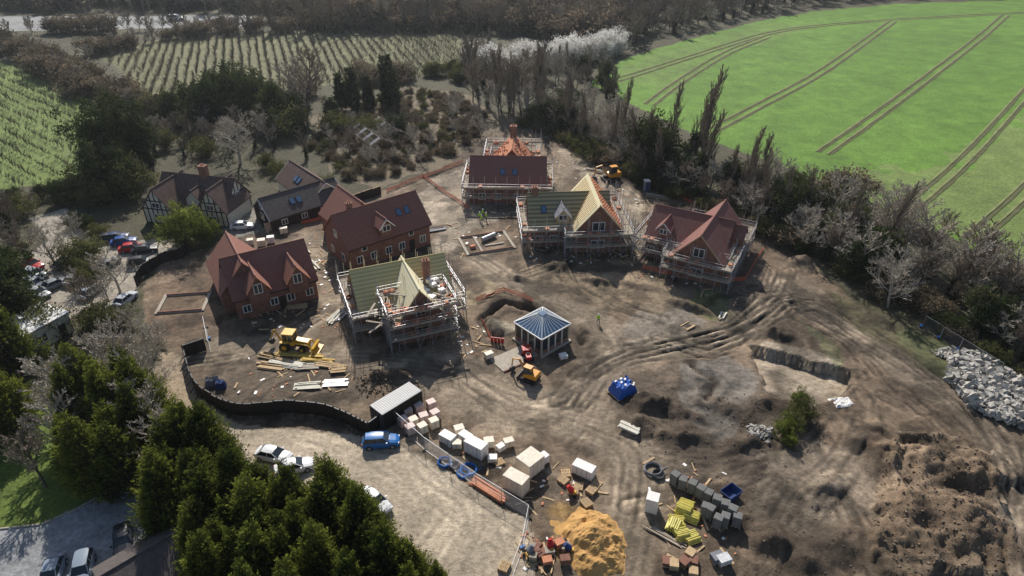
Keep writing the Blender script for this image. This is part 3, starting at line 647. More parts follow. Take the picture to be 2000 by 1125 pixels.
def scaffold(T,x0,x1,y0,y1,top,lifts,seed=1,guard=True):
    r=random.Random(seed); S=T.p('scaffold_tubes','steel'); B=T.p('scaffold_boards','board')
    for (ax_,c,lo,hi,sg) in (('x',y0,x0,x1,-1),('x',y1,x0,x1,1),('y',x0,y0,y1,-1),('y',x1,y0,y1,1)):
        f=(lambda u,o,z:(u,c+sg*o,z)) if ax_=='x' else (lambda u,o,z:(c+sg*o,u,z))
        lo-=1.4; hi+=1.4
        n=max(2,round((hi-lo)/2.1))
        for i in range(n+1):
            u=lo+(hi-lo)*i/n
            for o in(.35,1.5): S.tube(f(u,o,0),f(u,o,top+.9+r.random()*.8),.038,n=4,cap=False)
            for z in lifts: S.tube(f(u,.2,z),f(u,1.7,z),.038,n=4,cap=False)
            if i<n and i%2==r.randint(0,1): S.tube(f(u,1.5,0),f(u+(hi-lo)/n,1.5,lifts[min(1,len(lifts)-1)]),.035,n=4,cap=False)
        for z in lifts:
            for o in(.35,1.5): S.tube(f(lo,o,z),f(hi,o,z),.038,n=4,cap=False)
            for g in(.55,1.05): S.tube(f(lo,1.5,z+g),f(hi,1.5,z+g),.038,n=4,cap=False)
            u=lo
            while u<hi:
                l=min(3.9,hi-u)
                for k in range(5):
                    if r.random()<.88:
                        p=f(u+l/2,.45+k*.24,z+.07+r.random()*.03); B.box(p,(l*.97 if ax_=='x' else .21,.21 if ax_=='x' else l*.97,.04),r.gauss(0,.006))
                p=f(u+l/2,1.53,z+.2); B.box(p,(l*.98 if ax_=='x' else .03,.03 if ax_=='x' else l*.98,.2))
                u+=3.95
            for k in range(3):
                p=f(r.uniform(lo+1,hi-1),.9,z+.3); T.p('stacked_bricks',r.choice(['tile_terracotta'])).box(p,(.7,.6,.4),r.random())
                p=f(r.uniform(lo+1,hi-1),.8,z+.16); T.p('stacked_boards','board').box(p,(1.6,.25,.12),r.gauss(0,.3)+(0 if ax_=='x' else 1.57))
def ridgeframe(pa,pb,z):
    a=G(*pa,z);b=G(*pb,z); return (a[0]+b[0])/2,(a[1]+b[1])/2,math.atan2(b[1]-a[1],b[0]-a[0]),math.dist(a,b)
def chimney(T,x,y,z0,z1,w=.9,mat='brick'):
    T.p('chimney',mat).box((x,y,(z0+z1)/2),(w,w*.8,z1-z0)); T.p('chimney_cap',mat).box((x,y,z1+.08),(w+.2,w*.8+.2,.16))
    for d in(-.2,.2): T.p('chimney_pots','tile_terracotta').tube((x+d,y,z1+.16),(x+d,y,z1+.55),.12,.1,8)
# House A
x,y,rz,l=ridgeframe((443,505),(580,472),8)
T=Thing('brick_house',x,y,0,rz); gable(T,0,0,12,9.5,3.6,8,'x','tile_brown')
gable(T,-3.6,3.2,11,7.5,3.6,7.9,'y','tile_red',pre='wing_')
for dx in(-2.6,3.2):
    gable(T,dx,-3.4,4.4,2.9,4.9,7.0,'y','tile_red',z0=2.5,pre='dormer_',oh=.35,verge='tile_terracotta'); win(T,dx,-5.6,4.9,1.3,1.6,'y-')
for dx in(-4.6,-.6,1.9,4.8): win(T,dx,-4.75,1.6,1.2,1.3,'y-')
T.p('door','timber_dark').box((.6,-4.78,1.05),(1,.1,2.1)); win(T,6,-1.5,1.6,1.2,1.3,'x+'); win(T,6,1.5,1.6,1.2,1.3,'x+'); win(T,6,0,5,1.1,1.2,'x+')
T.p('gutter','timber_dark').tube((-6.2,-5.15,3.3),(6.2,-5.15,3.3),.08,n=6); T.done()
# House B
x,y,rz,l=ridgeframe((662,418),(798,378),8.5)
T=Thing('brick_house',x,y,0,rz); gable(T,0,0,15.5,9,4.2,8.5,'x','tile_brown'); gable(T,-1.5,6.5,9,8,4.2,8.3,'y','tile_red',pre='wing_')
gable(T,-.6,-2.9,3.2,2.2,6.2,7.4,'y','tile_brown',z0=4,pre='dormer_',verge='white'); win(T,-.6,-4.5,5.8,1.5,1.1,'y-')
for a in(3.2,4.8): skylight(T,0,0,9,4.2,8.5,'x',a,.55,-1)
for dx in(-6,-3.4,-.6,2,6.2): win(T,dx,-4.5,1.6,1.2,1.4,'y-')
for dx in(-5,4): win(T,dx,-4.5,3.4,1,.9,'y-')
for dy in(-2,2): win(T,-7.75,dy,1.6,1.1,1.3,'x-'); 
win(T,-7.75,0,5.2,1.1,1.4,'x-'); win(T,7.75,0,5,1.1,1.4,'x+'); win(T,7.75,-2,1.6,1.1,1.3,'x+')
T.p('door','timber_dark').box((4,-4.55,1.05),(1,.1,2.1)); chimney(T,-4.5,.5,7.5,9.6)
T.p('gutter','timber_dark').tube((-8,-4.9,3.9),(8,-4.9,3.9),.08,n=6); T.done()
# House C - under construction
x,y,rz,l=ridgeframe((688,530),(862,497),8.2)
T=Thing('unfinished_brick_house',x,y,0,rz); gable(T,0,0,13.5,8.5,4,8.2,'x','roof_batten'); gable(T,.8,-4,9.5,6.5,4,8.4,'y','roof_felt',pre='wing_',verge='timber')
for dx in(-5,-3,5): win(T,dx,-4.25,1.6,1.2,1.4,'y-','timber')
win(T,.8,-8.75,5,1.4,1.4,'y-','timber'); win(T,.8,-8.75,1.6,2,1.6,'y-','timber'); win(T,4.1,-6.5,1.6,1.4,1.4,'x+','timber')
chimney(T,3.4,-3,4,9.4,1.0)
scaffold(T,-6.8,6.8,-4.6,4.4,5.6,(1.9,3.9),3); scaffold(T,-2.6,4.2,-8.9,-5,7,(1.9,3.9,5.9),4)
for i in range(26): T.p('loose_boards','board').box((rnd.uniform(-6,7),rnd.uniform(-10,-5),4.2+rnd.random()*.4+(2 if rnd.random()<.4 else 0)),(rnd.uniform(1.5,3.5),.3,.08),rnd.random()*3)
for i in range(16): T.p('stacked_bricks','tile_terracotta').box((rnd.uniform(-2,5),rnd.uniform(-10.2,-9.4),4.3+2*rnd.randint(0,1)),(.6,.5,.5),rnd.random())
for i in range(12): T.p('block_stacks','packwhite').box((rnd.uniform(2,5),rnd.uniform(-8,-3.6),rnd.uniform(5.8,6.6)),(.9,.7,.5),rnd.random())
T.p('chute','timber_yellow').tube((-4.3,-5,3.5),(-2.4,-4.4,5.6),.25,n=8)
T.done()
# House D
x,y,rz,l=ridgeframe((924,306),(1062,308),8)
T=Thing('unfinished_brick_house',x,y,0,rz); gable(T,0,0,14.6,9.5,4,8,'x','tile_brown'); gable(T,.6,7,9,8.5,4,8.6,'y','tile_terracotta',pre='wing_')
for a in(-1,1.4): skylight(T,0,0,9.5,4,8,'x',a,.45,-1)
for dx in(-5,-2,2,5): win(T,dx,-4.75,1.6,1.4,1.4,'y-')
for i in range(60):
    slopebox(T,'tile_stacks','tile_terracotta',.6,7,8.5,4,8.6,'y',rnd.uniform(-4,4),rnd.uniform(.1,.9),rnd.choice((-1,1)),(.45,.35,.25),.35)
chimney(T,.6,11,4,10.6,1.3); scaffold(T,-7.4,7.4,-5,5,4.8,(1.9,3.9),5); scaffold(T,-3.8,5,4.5,12,8,(3.9,6),6)
T.done()
# House E
T=Thing('unfinished_brick_house',*G(1110,376,8.3),0,math.radians(4)); gable(T,0,0,14,9,4,8.2,'x','roof_slategreen'); gable(T,4.4,-.5,13,8.5,4,8.9,'y','roof_felt',pre='wing_',verge='timber')
for i in range(12):
    for j in range(12):
        if rnd.random()<.9: slopebox(T,'tile_stacks','tile_terracotta',4.4,-.5,8.5,4,8.9,'y',-6.1+i*1.08+rnd.uniform(-.1,.1),.05+j*.08,-1,(.5,.34,.2),.33)
for a in range(20): slopebox(T,'rafters','timber',4.4,-.5,8.5,4,8.9,'y',-6.1+a*.62,.5,1,(.08,5.9,.1),.30)
skylight(T,0,0,9,4,8.2,'x',-4.6,.5,-1)
gable(T,-1.4,-2.6,3.2,2.2,5.9,7.1,'y','lead',z0=4,pre='dormer_',wall='timber',verge='white'); win(T,-1.4,-4.2,5.5,1.5,1.1,'y-')
for dx in(-5.5,-3,-.6): win(T,dx,-4.5,1.6,1.3,1.4,'y-','timber')
win(T,4.4,-7,5,2.2,1.6,'y-','timber'); win(T,4.4,-7,1.6,2.4,1.6,'y-','timber'); win(T,8.65,-3,1.6,1.4,1.4,'x+','timber')
scaffold(T,-7.2,7,-4.8,4.8,5,(1.9,3.9),7); scaffold(T,0,8.8,-7.2,6.2,6,(1.9,3.9),8); chimney(T,-6,0,4,9.4,1.1); T.done()
# House F
x,y,rz,l=ridgeframe((1296,402),(1408,426),8)
T=Thing('unfinished_brick_house',x,y,0,rz); gable(T,0.5,0,13,8.5,4,7.8,'x','tile_brown'); gable(T,4,-1,14.5,8,4,8.3,'y','tile_brown',pre='wing_',verge='timber')
gable(T,7.0,.5,4,2.6,5.6,7,'x','tile_brown',z0=4,pre='side_dormer_')
gable(T,-3.2,-2.8,3,2,5.9,7,'y','tile_brown',z0=4,pre='dormer_',verge='white'); win(T,-3.2,-4.3,5.4,1.3,1.,'y-')
win(T,4,-8.25,5.2,1.8,1.6,'y-'); win(T,4,-8.25,1.6,2.2,1.6,'y-'); 
for dx in(-5,-2.4): win(T,dx,-4.25,1.6,1.3,1.4,'y-')
scaffold(T,-6.2,7,-4.6,4.4,4.8,(1.9,3.9),9); scaffold(T,0,8.2,-8.4,6.4,5.5,(1.9,3.9),10); T.done()
# House G timber framed
x,y,rz,l=ridgeframe((325,338),(450,350),7.2)
T=Thing('timber_framed_house',x,y,0,rz)
gable(T,0,0,15,7.5,3,7.2,'x','tile_old','cream',.3); gable(T,-5,-2.5,9,6,3,6.9,'y','tile_old','cream',.3,pre='wing_'); gable(T,5.4,-1.6,8,6,3,6.9,'y','tile_old','cream',.3,pre='right_wing_')
gable(T,.8,-2.4,3.4,2.8,4.3,5.8,'y','tile_old','cream',.25,z0=3,pre='dormer_')
def studs(T,cx,yy,W,ev,rd,n=6):
    B=T.p('timber_frame','timber_dark')
    for i in range(n+1):
        a=-W/2+W*i/n; zt=ev+(rd-ev)*(1-abs(a)/(W/2)); B.box((cx+a,yy-.04,zt/2),(.16,.12,max(zt,.3)))
    for z in(.1,3,4.6):
        w=W if z<=ev else W*(1-(z-ev)/(rd-ev)); B.box((cx,yy-.06,z),(w,.12,.16))
studs(T,-5,-7,6,3,6.9); studs(T,5.4,-5.6,6,3,6.9)
B=T.p('timber_frame','timber_dark')
for i in range(8):
    a=-3.75+7.5*i/7; zt=3+4.2*(1-abs(a)/3.75); B.box((7.54,a,zt/2),(.12,.16,max(zt,.3)))
for z in(.1,3,4.6): B.box((7.56,0,z),(.12,7.5*(1 if z<=3 else 1-(z-3)/4.2),.16))
win(T,-5,-7.08,3.8,1.6,1.1,'y-'); win(T,-5,-7.08,1.5,1.8,1.1,'y-'); win(T,5.4,-5.7,3.8,1.5,1.1,'y-'); win(T,5.4,-5.7,1.5,1.6,1.1,'y-'); win(T,0,-3.75,1.6,1.4,1.1,'y-'); win(T,7.6,-1,1.6,1.2,1,'x+'); win(T,7.6,0,4.3,1.2,1,'x+')
chimney(T,1.2,.3,6,9.2,1.4); T.done()
# Barn H
x,y,rz,l=ridgeframe((512,388),(645,350),5.2)
T=Thing('weatherboarded_barn',x,y,0,rz); gable(T,0,0,15,7.5,2.4,5.2,'x','slate','timber_dark',.3,verge='white')
gable(T,5,6,15,7,2.4,5.4,'y','tile_old','cream',.3,pre='wing_',verge='white'); win(T,-7.55,0,1.8,1.4,1.4,'x-'); win(T,-7.55,0,3.7,1,1,'x-')
for a in(-2.2,-.9): skylight(T,0,0,7.5,2.4,5.2,'x',a,.5,-1)
for a in(0,1.3): skylight(T,5,6,7,2.4,5.4,'y',a,.5,1)
for dx in(-5,-1,3): win(T,dx,-3.75,1.3,1.2,1.1,'y-')
T.done()
# derelict glasshouses
for (pa,pb,n) in (((700,240),(745,272),7),((738,228),(775,255),6)):
    x,y,rz,l=ridgeframe(pa,pb,3.2); T=Thing('derelict_glasshouse',x,y,0,rz); S=T.p('frame','board'); l=max(l,9)
    T.p('base_wall','brick').box((0,-2.6,.4),(l,.2,.8)); T.p('base_wall','brick').box((0,2.6,.4),(l,.2,.8))
    for i in range(n*2+1):
        a=-l/2+l*i/(2*n)
        for s in(-1,1): S.tube((a,2.6*s,.8),(a,2.6*s,2),.05,n=4); S.tube((a,2.6*s,2),(a,0,3.3),.05,n=4)
    for yy,zz in((-2.6,2),(2.6,2),(0,3.3),(-1.3,2.65),(1.3,2.65)): S.tube((-l/2,yy,zz),(l/2,yy,zz),.05,n=4)
    for i in range(n):
        if i%2==0:
            a=-l/2+l*(i+.5)/n; T.p('remaining_panes','lead').add([(a-.5,-2.6,2.06),(a+.5,-2.6,2.06),(a+.5,0,3.36),(a-.5,0,3.36)],[(0,1,2,3)])
    T.done()
# Orangery
T=Thing('glass_roofed_orangery',*G(1058,665),0,math.radians(42)); s=2.6
T.p('floor_slab','concrete').box((0,0,.12),(6.0,6.0,.24))
for k in range(4):
    R_=Matrix.Rotation(k*math.pi/2,4,'Z')
    for i in range(5):
        p=R_@Vector((-s+2*s*i/4,-s,1.6)); T.p('posts','cream').box(p,(.22,.22,2.7),k*math.pi/2)
    T.p('rails','cream').box(R_@Vector((0,-s,2.85)),(2*s-.24,.16,.35),k*math.pi/2)
    T.p('plinth_wall','brick').box(R_@Vector((0,-s,.55)),(2*s-.24,.18,.66),k*math.pi/2)
    for i in range(4):
        T.p('wall_glass','glass').box(R_@Vector((-s+2*s*(i+.5)/4,-s+.02,1.78)),(1.05,.05,1.78),k*math.pi/2)
    e=s+.25; t=.5
    a,b2,c,d=[R_@Vector(q) for q in((-e,-e,3.05),(e,-e,3.05),(t,-t,4.6),(-t,-t,4.6))]
    T.p('roof_glass','skyglass').add([a,b2,c,d],[(0,1,2,3)])
    for i in range(9):
        u=i/8; T.p('glazing_bars','white').tube(a.lerp(b2,u),d.lerp(c,u),.04,n=4)
    T.p('glazing_bars','white').tube(a,b2,.08,n=4)
    T.p('hip_bars','white').tube(a,d,.08,n=4)
T.p('roof_lantern','skyglass').box((0,0,4.66),(.98,.98,.1)); T.done()
# neighbour buildings
T=Thing('flat_roofed_outbuilding',*G(62,668),0,math.radians(65)); T.p('walls','cream').box((0,0,1.5),(9,6,3)); T.p('roof','corr').box((0,0,3.1),(9.5,6.5,.2)); T.p('parapet','lead').box((0,-3.3,3.25),(9.6,.15,.2)); win(T,0,-3.01,1.5,1.6,1.2,'y-'); T.p('door','timber_dark').box((3,-3.03,1),(1,.08,2)); T.done()
T=Thing('timber_garage',*G(300,1135),0,math.radians(45)); gable(T,0,0,7,6,2.3,4,'x','slate','timber_dark',.3); T.p('garage_door','timber').box((-3.53,0,1.05),(.08,3,2.1)); T.done()
# foundations
def found(px,py,w,d,rz,cols=('concrete',)):
    T=Thing('house_foundation',*G(px,py),None,math.radians(rz)); P=T.p('footings','concrete')
    for yy in(-d/2,d/2): P.box((0,yy,.05),(w,.5,.3))
    for xx in(-w/2+.25,w/2-.25): P.box((xx,0,.05),(.5,d-.5,.3))
    for yy in(-d/2,d/2): T.p('brick_courses','brick').box((0,yy,.27),(w*.9,.22,.16))
    return T
T=found(360,592,7.2,5,8); T.done()
T=found(950,475,9,6.4,18); T.p('inner_footing','concrete').box((1.2,-1,.06),(3.5,.4,.3)); T.p('inner_footing','concrete').box((-1.6,0,.06),(.4,5.8,.3)); T.p('insulation_roll','steel').tube((-.6,.6,.5),(2.2,1.9,.5),.45,n=12); T.p('brick_pile','tile_terracotta').box((-2.8,-1,.3),(.9,.6,.5),.3); T.done()
# ---------------------------------------------------------------- fences
def seglist(px,sp):
    P=gp(px); out=[]
    for a,c in zip(P[:-1],P[1:]):
        n=max(1,round(math.dist(a,c)/sp))
        for i in range(n): out.append(((a[0]+(c[0]-a[0])*i/n,a[1]+(c[1]-a[1])*i/n),(a[0]+(c[0]-a[0])*(i+1)/n,a[1]+(c[1]-a[1])*(i+1)/n)))
    return out
def hoarding(name,px,h=2.0,sp=2.4,mat='hoard'):
    T=Thing(name,0,0,0)
    for a,c in seglist(px,sp):
        z=min(Zat(*a),Zat(*c))+rnd.gauss(0,.04); ang=math.atan2(c[1]-a[1],c[0]-a[0]); mx=((a[0]+c[0])/2,(a[1]+c[1])/2)
        T.p('panels',mat).box((mx[0],mx[1],z+h/2),(math.dist(a,c)-.1,.05,h),ang); T.p('capping','timber' if mat!='hoard' else 'darkmetal').box((mx[0],mx[1],z+h+.04),(math.dist(a,c),.14,.06),ang)
        T.p('posts',mat).box((a[0],a[1],z+h/2+.1),(.12,.16,h+.25),ang)
        T.p('bases',mat).box((a[0]+math.sin(ang)*.5,a[1]-math.cos(ang)*.5,z+.5),(.08,1,.08),ang,.8)
    T.done()
sm_=[tuple(p) for p in smooth([(365,705),(385,765),(430,798),(480,812),(560,806),(640,814),(690,835),(722,852)],4)]
hoarding('site_hoarding',sm_); hoarding('site_hoarding',[(722,852),(768,818)])
hoarding('site_hoarding',[tuple(p) for p in smooth([(268,560),(285,535),(330,512),(362,500),(368,482)],3)],1.9)
hoarding('site_hoarding',[(362,700),(405,685)],2); hoarding('timber_fence',[(600,425),(690,398),(745,378)],1.8,2.4,'timber_dark'); hoarding('timber_fence',[(520,455),(600,425)],1.8,2.4,'board')
def heras(px,z=True):
    T=Thing('temporary_mesh_fence',0,0,0); S=T.p('panel_frames','steel'); Wm=T.p('wire_mesh','steel')
    for a,c in seglist(px,3.4):
        z=(Zat(*a)+Zat(*c))/2; A=Vector((*a,z+.12));B=Vector((*c,z+.12)); d=(B-A); A2=A+d*.01;B2=B-d*.01; up=Vector((0,0,2))
        for p,q in((A2,B2),(A2+up,B2+up),(A2,A2+up),(B2,B2+up)): S.tube(p,q,.025,n=4)
        for i in range(1,14): p=A2.lerp(B2,i/14); Wm.tube(p,p+up,.006,n=3,cap=False)
        for i in range(1,7): Wm.tube(A2+up*i/7,B2+up*i/7,.006,n=3,cap=False)
        T.p('feet','rubber').box((a[0],a[1],z+.08),(.25,.7,.16),math.atan2(d.y,d.x))
        if rnd.random()<.5: T.p('weight_bags','blue_pipe').box((a[0],a[1]+.3,z+.22),(.5,.3,.15),rnd.random())
    T.done()
heras([(765,822),(830,880),(930,950),(1032,1012)]); heras([(1032,1012),(1020,1075),(1000,1130)]); heras([(402,640),(412,690)]); heras([(1800,640),(1950,735)])
def net(px,h=1.0):
    T=Thing('orange_barrier_fence',0,0,0)
    for a,c in seglist(px,2):
        z=(Zat(*a)+Zat(*c))/2; ang=math.atan2(c[1]-a[1],c[0]-a[0]); mx=((a[0]+c[0])/2,(a[1]+c[1])/2); l=math.dist(a,c); dr=rnd.gauss(0,.08)
        for k in range(4): T.p('netting','orange_net').box((mx[0],mx[1],z+.12+k*.2+dr*(k/3)),(l,.02,.11),ang,0,rnd.gauss(0,.04))
        T.p('pins','steel').tube((a[0],a[1],z),(a[0],a[1],z+h+.2),.02,n=4)
    T.done()
net([(825,345),(860,372),(915,408)]); net([(755,375),(820,350),(905,318)]); net([(1090,268),(1180,290),(1290,365),(1350,400)]); net([(1255,525),(1300,535),(1410,552),(1455,548),(1490,488)]); net([(590,440),(640,425)]); net([(930,590),(985,568),(1040,592)]); net([(960,655),(940,620)]); net([(835,440),(815,470)])
# ---------------------------------------------------------------- vehicles
def car(px,py,ang,col,cname,suv=False,name='parked_car',s=1.0):
    pn=paint('paint_'+cname,col); T=Thing(name,*G(px,py),None,math.radians(ang),s); k=1.1 if suv else 1.0
    st=[(-2.15,.66,.45,.72),(-2.05,.80,.3,.88),(-1.3,.88,.28,.95),(0,.90,.28,.95),(1.0,.89,.28,.92),(1.75,.84,.28,.80),(2.08,.74,.32,.68),(2.17,.6,.42,.58)]
    V=[];n=8
    for X_,hw,zb,zt in st:
        zt*=k; V+=[(X_,-hw,zb),(X_,-hw*1.0,(zb+zt)/2),(X_,-hw*.9,zt-.03),(X_,-hw*.4,zt+.035),(X_,hw*.4,zt+.035),(X_,hw*.9,zt-.03),(X_,hw,(zb+zt)/2),(X_,hw,zb)]
    Fs=[]
    for i in range(len(st)-1):
        for j in range(n): Fs.append((i*n+j,(i+1)*n+j,(i+1)*n+(j+1)%n,i*n+(j+1)%n))
    Fs+=[tuple(range(n)),tuple(range(len(st)*n-1,len(st)*n-n-1,-1))]
    T.p('body',pn,.04).add(V,Fs)
    zb=.9*k; zr=1.42*k; bx0,bx1,rx0,rx1=(-2.0,1.05,-1.65,.3) if suv else (-1.75,1.05,-1.1,.25)
    g=T.p('windows','glass'); g.add([(bx0,-.78,zb),(bx1,-.78,zb),(bx1,.78,zb),(bx0,.78,zb),(rx0,-.6,zr),(rx1,-.6,zr),(rx1,.6,zr),(rx0,.6,zr)],[(0,1,5,4),(1,2,6,5),(2,3,7,6),(3,0,4,7)])
    RV=[]
    for i in range(6):
        u=i/5; xx=rx0-.06+(rx1-rx0+.12)*u; zz=zr-.03+.10*math.sin(math.pi*(.15+.7*u))
        for j in range(6):
            w_=j/5*2-1; RV.append((xx,w_*.63,zz-.07*w_*w_))
    T.p('roof_panel',pn).add(RV,[(i*6+j,(i+1)*6+j,(i+1)*6+j+1,i*6+j+1) for i in range(5) for j in range(5)])
    for sx in(-1,1):
        for p0,p1 in(((bx0,.78*sx,zb),(rx0,.6*sx,zr)),((bx1,.78*sx,zb),(rx1,.6*sx,zr)),((-.35,.785*sx,zb),(-.35,.61*sx,zr))): T.p('pillars',pn).tube(p0,p1,.04,n=4)
        T.p('mirrors',pn).box((.75,sx*.95,zb+.08),(.16,.2,.14))
        for wx in(-1.32,1.34):
            T.p('tyres','rubber').tube((wx,sx*.72,.32),(wx,sx*.91,.32),.33,n=16); T.p('alloy_wheels','steel').tube((wx,sx*.85,.32),(wx,sx*.925,.32),.2,n=10)
        T.p('headlights','white').box((2.08,sx*.55,.62*k),(.12,.3,.12)); T.p('tail_lights','red_mach').box((-2.1,sx*.6,.72*k),(.1,.22,.14))
    e=T.done()
    for o in e.children:
        if o.name.startswith('roof_panel'):
            for p in o.data.polygons: p.use_smooth=True
cars=[(745,868,6,(.01,.14,.42),'blue',1),(536,895,-15,(.7,.7,.7),'white',0),(576,918,20,(.7,.7,.7),'white',0),(733,985,-40,(.7,.7,.7),'white',0),
(212,470,20,(.02,.02,.03),'black',0),(228,468,20,(.03,.05,.12),'navy',0),(243,476,20,(.02,.08,.28),'midblue',0),(259,489,20,(.45,.02,.02),'red',0),(284,492,20,(.02,.02,.03),'black',0),(277,517,15,(.02,.02,.03),'black',1),
(65,522,-20,(.5,.03,.02),'red',0),(70,541,-20,(.7,.7,.7),'white',1),(72,560,-20,(.7,.7,.7),'white',1),(76,578,-20,(.35,.36,.38),'silver',0),(150,550,75,(.35,.36,.38),'silver',0),(247,590,80,(.5,.52,.55),'silver2',0),(110,560,60,(.25,.26,.28),'grey',0),(178,575,75,(.7,.7,.7),'white',0),(215,520,75,(.12,.12,.13),'darkgrey',0),
(457,416,25,(.35,.42,.5),'bluesilver',0),(474,446,10,(.7,.7,.7),'white',0),(243,1062,-62,(.015,.015,.02),'black',0),(165,1120,-70,(.25,.30,.36),'steelblue',1),(105,1128,-75,(.25,.30,.36),'steelblue',0),(130,520,60,(.12,.12,.13),'darkgrey',0)]
for c in cars: car(*c)
car(345,40,5,(.7,.7,.7),'white',1,'white_van',1.6); car(845,28,5,(.7,.7,.7),'white',1,'white_van',1.6); car(120,48,5,(.1,.1,.12),'darkgrey',0,'car'); car(195,46,5,(.4,.4,.42),'silver',0,'car')
def wheel(T,x,y,r,w,hub='yellow_mach'):
    T.p('tyres','rubber').tube((x,y-w/2,r),(x,y+w/2,r),r,n=18); T.p('hubs',hub).tube((x,y-w/2-.02,r),(x,y+w/2+.02,r),r*.5,n=10)
# backhoe loader
T=Thing('backhoe_loader',*G(578,680),None,math.radians(-8))
for s in(-1,1): wheel(T,-1.1,s*.95,.75,.5); wheel(T,1.35,s*.9,.5,.4)
T.p('chassis','darkmetal').box((.1,0,.85),(3.6,.9,.4)); T.p('bonnet','yellow_mach',.06).prism([(.3,1.0),(2.2,1.0),(2.2,1.5),(.3,1.75)],-.5,.5)
T.p('cab_base','yellow_mach').box((-.6,0,1.25),(1.7,1.5,.6)); T.p('cab_glass','glass').prism([(-1.4,1.56),(.2,1.56),(.05,2.65),(-1.3,2.65)],-.7,.7); T.p('cab_roof','yellow_mach',.04).box((-.6,0,2.74),(1.7,1.6,.16))
for s in(-1,1):
    for a,b2 in(((-1.4,1.55),(-1.3,2.7)),((.2,1.55),(.05,2.7)),((-.6,1.55),(-.6,2.7))): T.p('cab_posts','yellow_mach').tube((a[0],s*.72,a[1]),(b2[0],s*.72,b2[1]),.05,n=4)
    T.p('loader_arms','yellow_mach').tube((.2,s*.68,1.4),(2.2,s*.68,1.2),.12,n=4); T.p('loader_arms','yellow_mach').tube((2.2,s*.68,1.2),(2.9,s*.68,.5),.12,n=4); T.p('mudguards','yellow_mach').box((-1.1,s*.95,1.56),(1.2,.5,.08))
T.p('front_bucket','yellow_mach').prism([(2.8,.15),(3.7,.1),(3.7,.16),(2.95,.3),(2.9,.8),(3.2,1.05),(3.1,1.1),(2.75,.9)],-1.15,1.15)
T.p('backhoe_boom','yellow_mach').tube((-1.9,0,1.0),(-2.7,0,2.9),.15,.12,n=4); T.p('backhoe_dipper','yellow_mach').tube((-2.7,0,2.9),(-3.4,0,1.4),.12,.1,n=4)
T.p('rear_bucket','darkmetal').prism([(-3.5,1.4),(-3.2,1.3),(-3.0,.7),(-3.4,.6),(-3.8,.9)],-.35,.35)
for s in(-1,1): T.p('stabilisers','yellow_mach').tube((-1.8,s*.4,1.1),(-1.9,s*1.2,.1),.09,n=4)
T.done()
def digger(px,py,ang,mat,s=1.0,name='mini_excavator'):
    T=Thing(name,*G(px,py),None,math.radians(ang),s)
    for q in(-1,1): T.p('tracks','rubber').prism([(-1.1,.1),(-.9,0),(.9,0),(1.1,.1),(1.15,.3),(.95,.5),(-.95,.5),(-1.15,.3)],q*.75-.18,q*.75+.18)
    T.p('blade','darkmetal').box((1.5,0,.25),(.08,1.8,.45)); T.p('undercarriage','darkmetal').box((0,0,.5),(1,1.2,.25))
    T.p('engine_house',mat,.08).prism([(-1.2,.65),(.7,.65),(.7,1.1),(-.3,1.4),(-1.2,1.35)],-.75,.75)
    T.p('cab_glass','glass').prism([(-.45,1.2),(.6,1.1),(.5,2.3),(-.4,2.3)],.0,.7); T.p('cab_roof',mat).box((.05,.35,2.35),(1.1,.8,.1))
    for yy in(0,.7):
        for xx,x2 in((-.45,-.4),(.6,.5)): T.p('cab_posts','darkmetal').tube((xx,yy,1.1),(x2,yy,2.35),.045,n=4)
    T.p('boom',mat).tube((.7,-.25,.9),(1.7,-.25,2.5),.14,.11,n=4); T.p('boom',mat).tube((1.7,-.25,2.5),(2.7,-.25,2.3),.11,.09,n=4); T.p('dipper',mat).tube((2.7,-.25,2.3),(2.9,-.25,.9),.1,.08,n=4)
    T.p('bucket','darkmetal').prism([(2.7,.9),(3.05,.9),(3.15,.4),(2.8,.15),(2.45,.4)],-.55,.05); T.p('ram','steel').tube((1.0,-.25,1.0),(1.9,-.25,2.4),.05,n=6)
    T.done()
digger(1035,742,150,'orange_mach',1.0); digger(1195,350,200,'orange_mach',1.4,'excavator')
T=Thing('red_site_dumper',*G(1030,700),None,math.radians(100))
for s in(-1,1): wheel(T,-.7,s*.55,.35,.3,'red_mach'); wheel(T,.7,s*.55,.35,.3,'red_mach')
T.p('chassis','darkmetal').box((-.2,0,.5),(2,.6,.25)); T.p('skip','red_mach').prism([(.1,.7),(.9,.65),(1.4,1.3),(.1,1.35)],-.6,.6); T.p('engine_cover','red_mach').box((-.8,0,.85),(.8,.7,.5)); T.p('roll_bar','darkmetal').tube((-.4,-.4,.7),(-.4,-.4,2),.04,n=4); T.p('roll_bar','darkmetal').tube((-.4,.4,.7),(-.4,.4,2),.04,n=4); T.p('roll_bar','darkmetal').tube((-.4,-.4,2),(-.4,.4,2),.04,n=4); T.p('seat','rubber').box((-.4,0,1.15),(.4,.45,.15)); T.done()
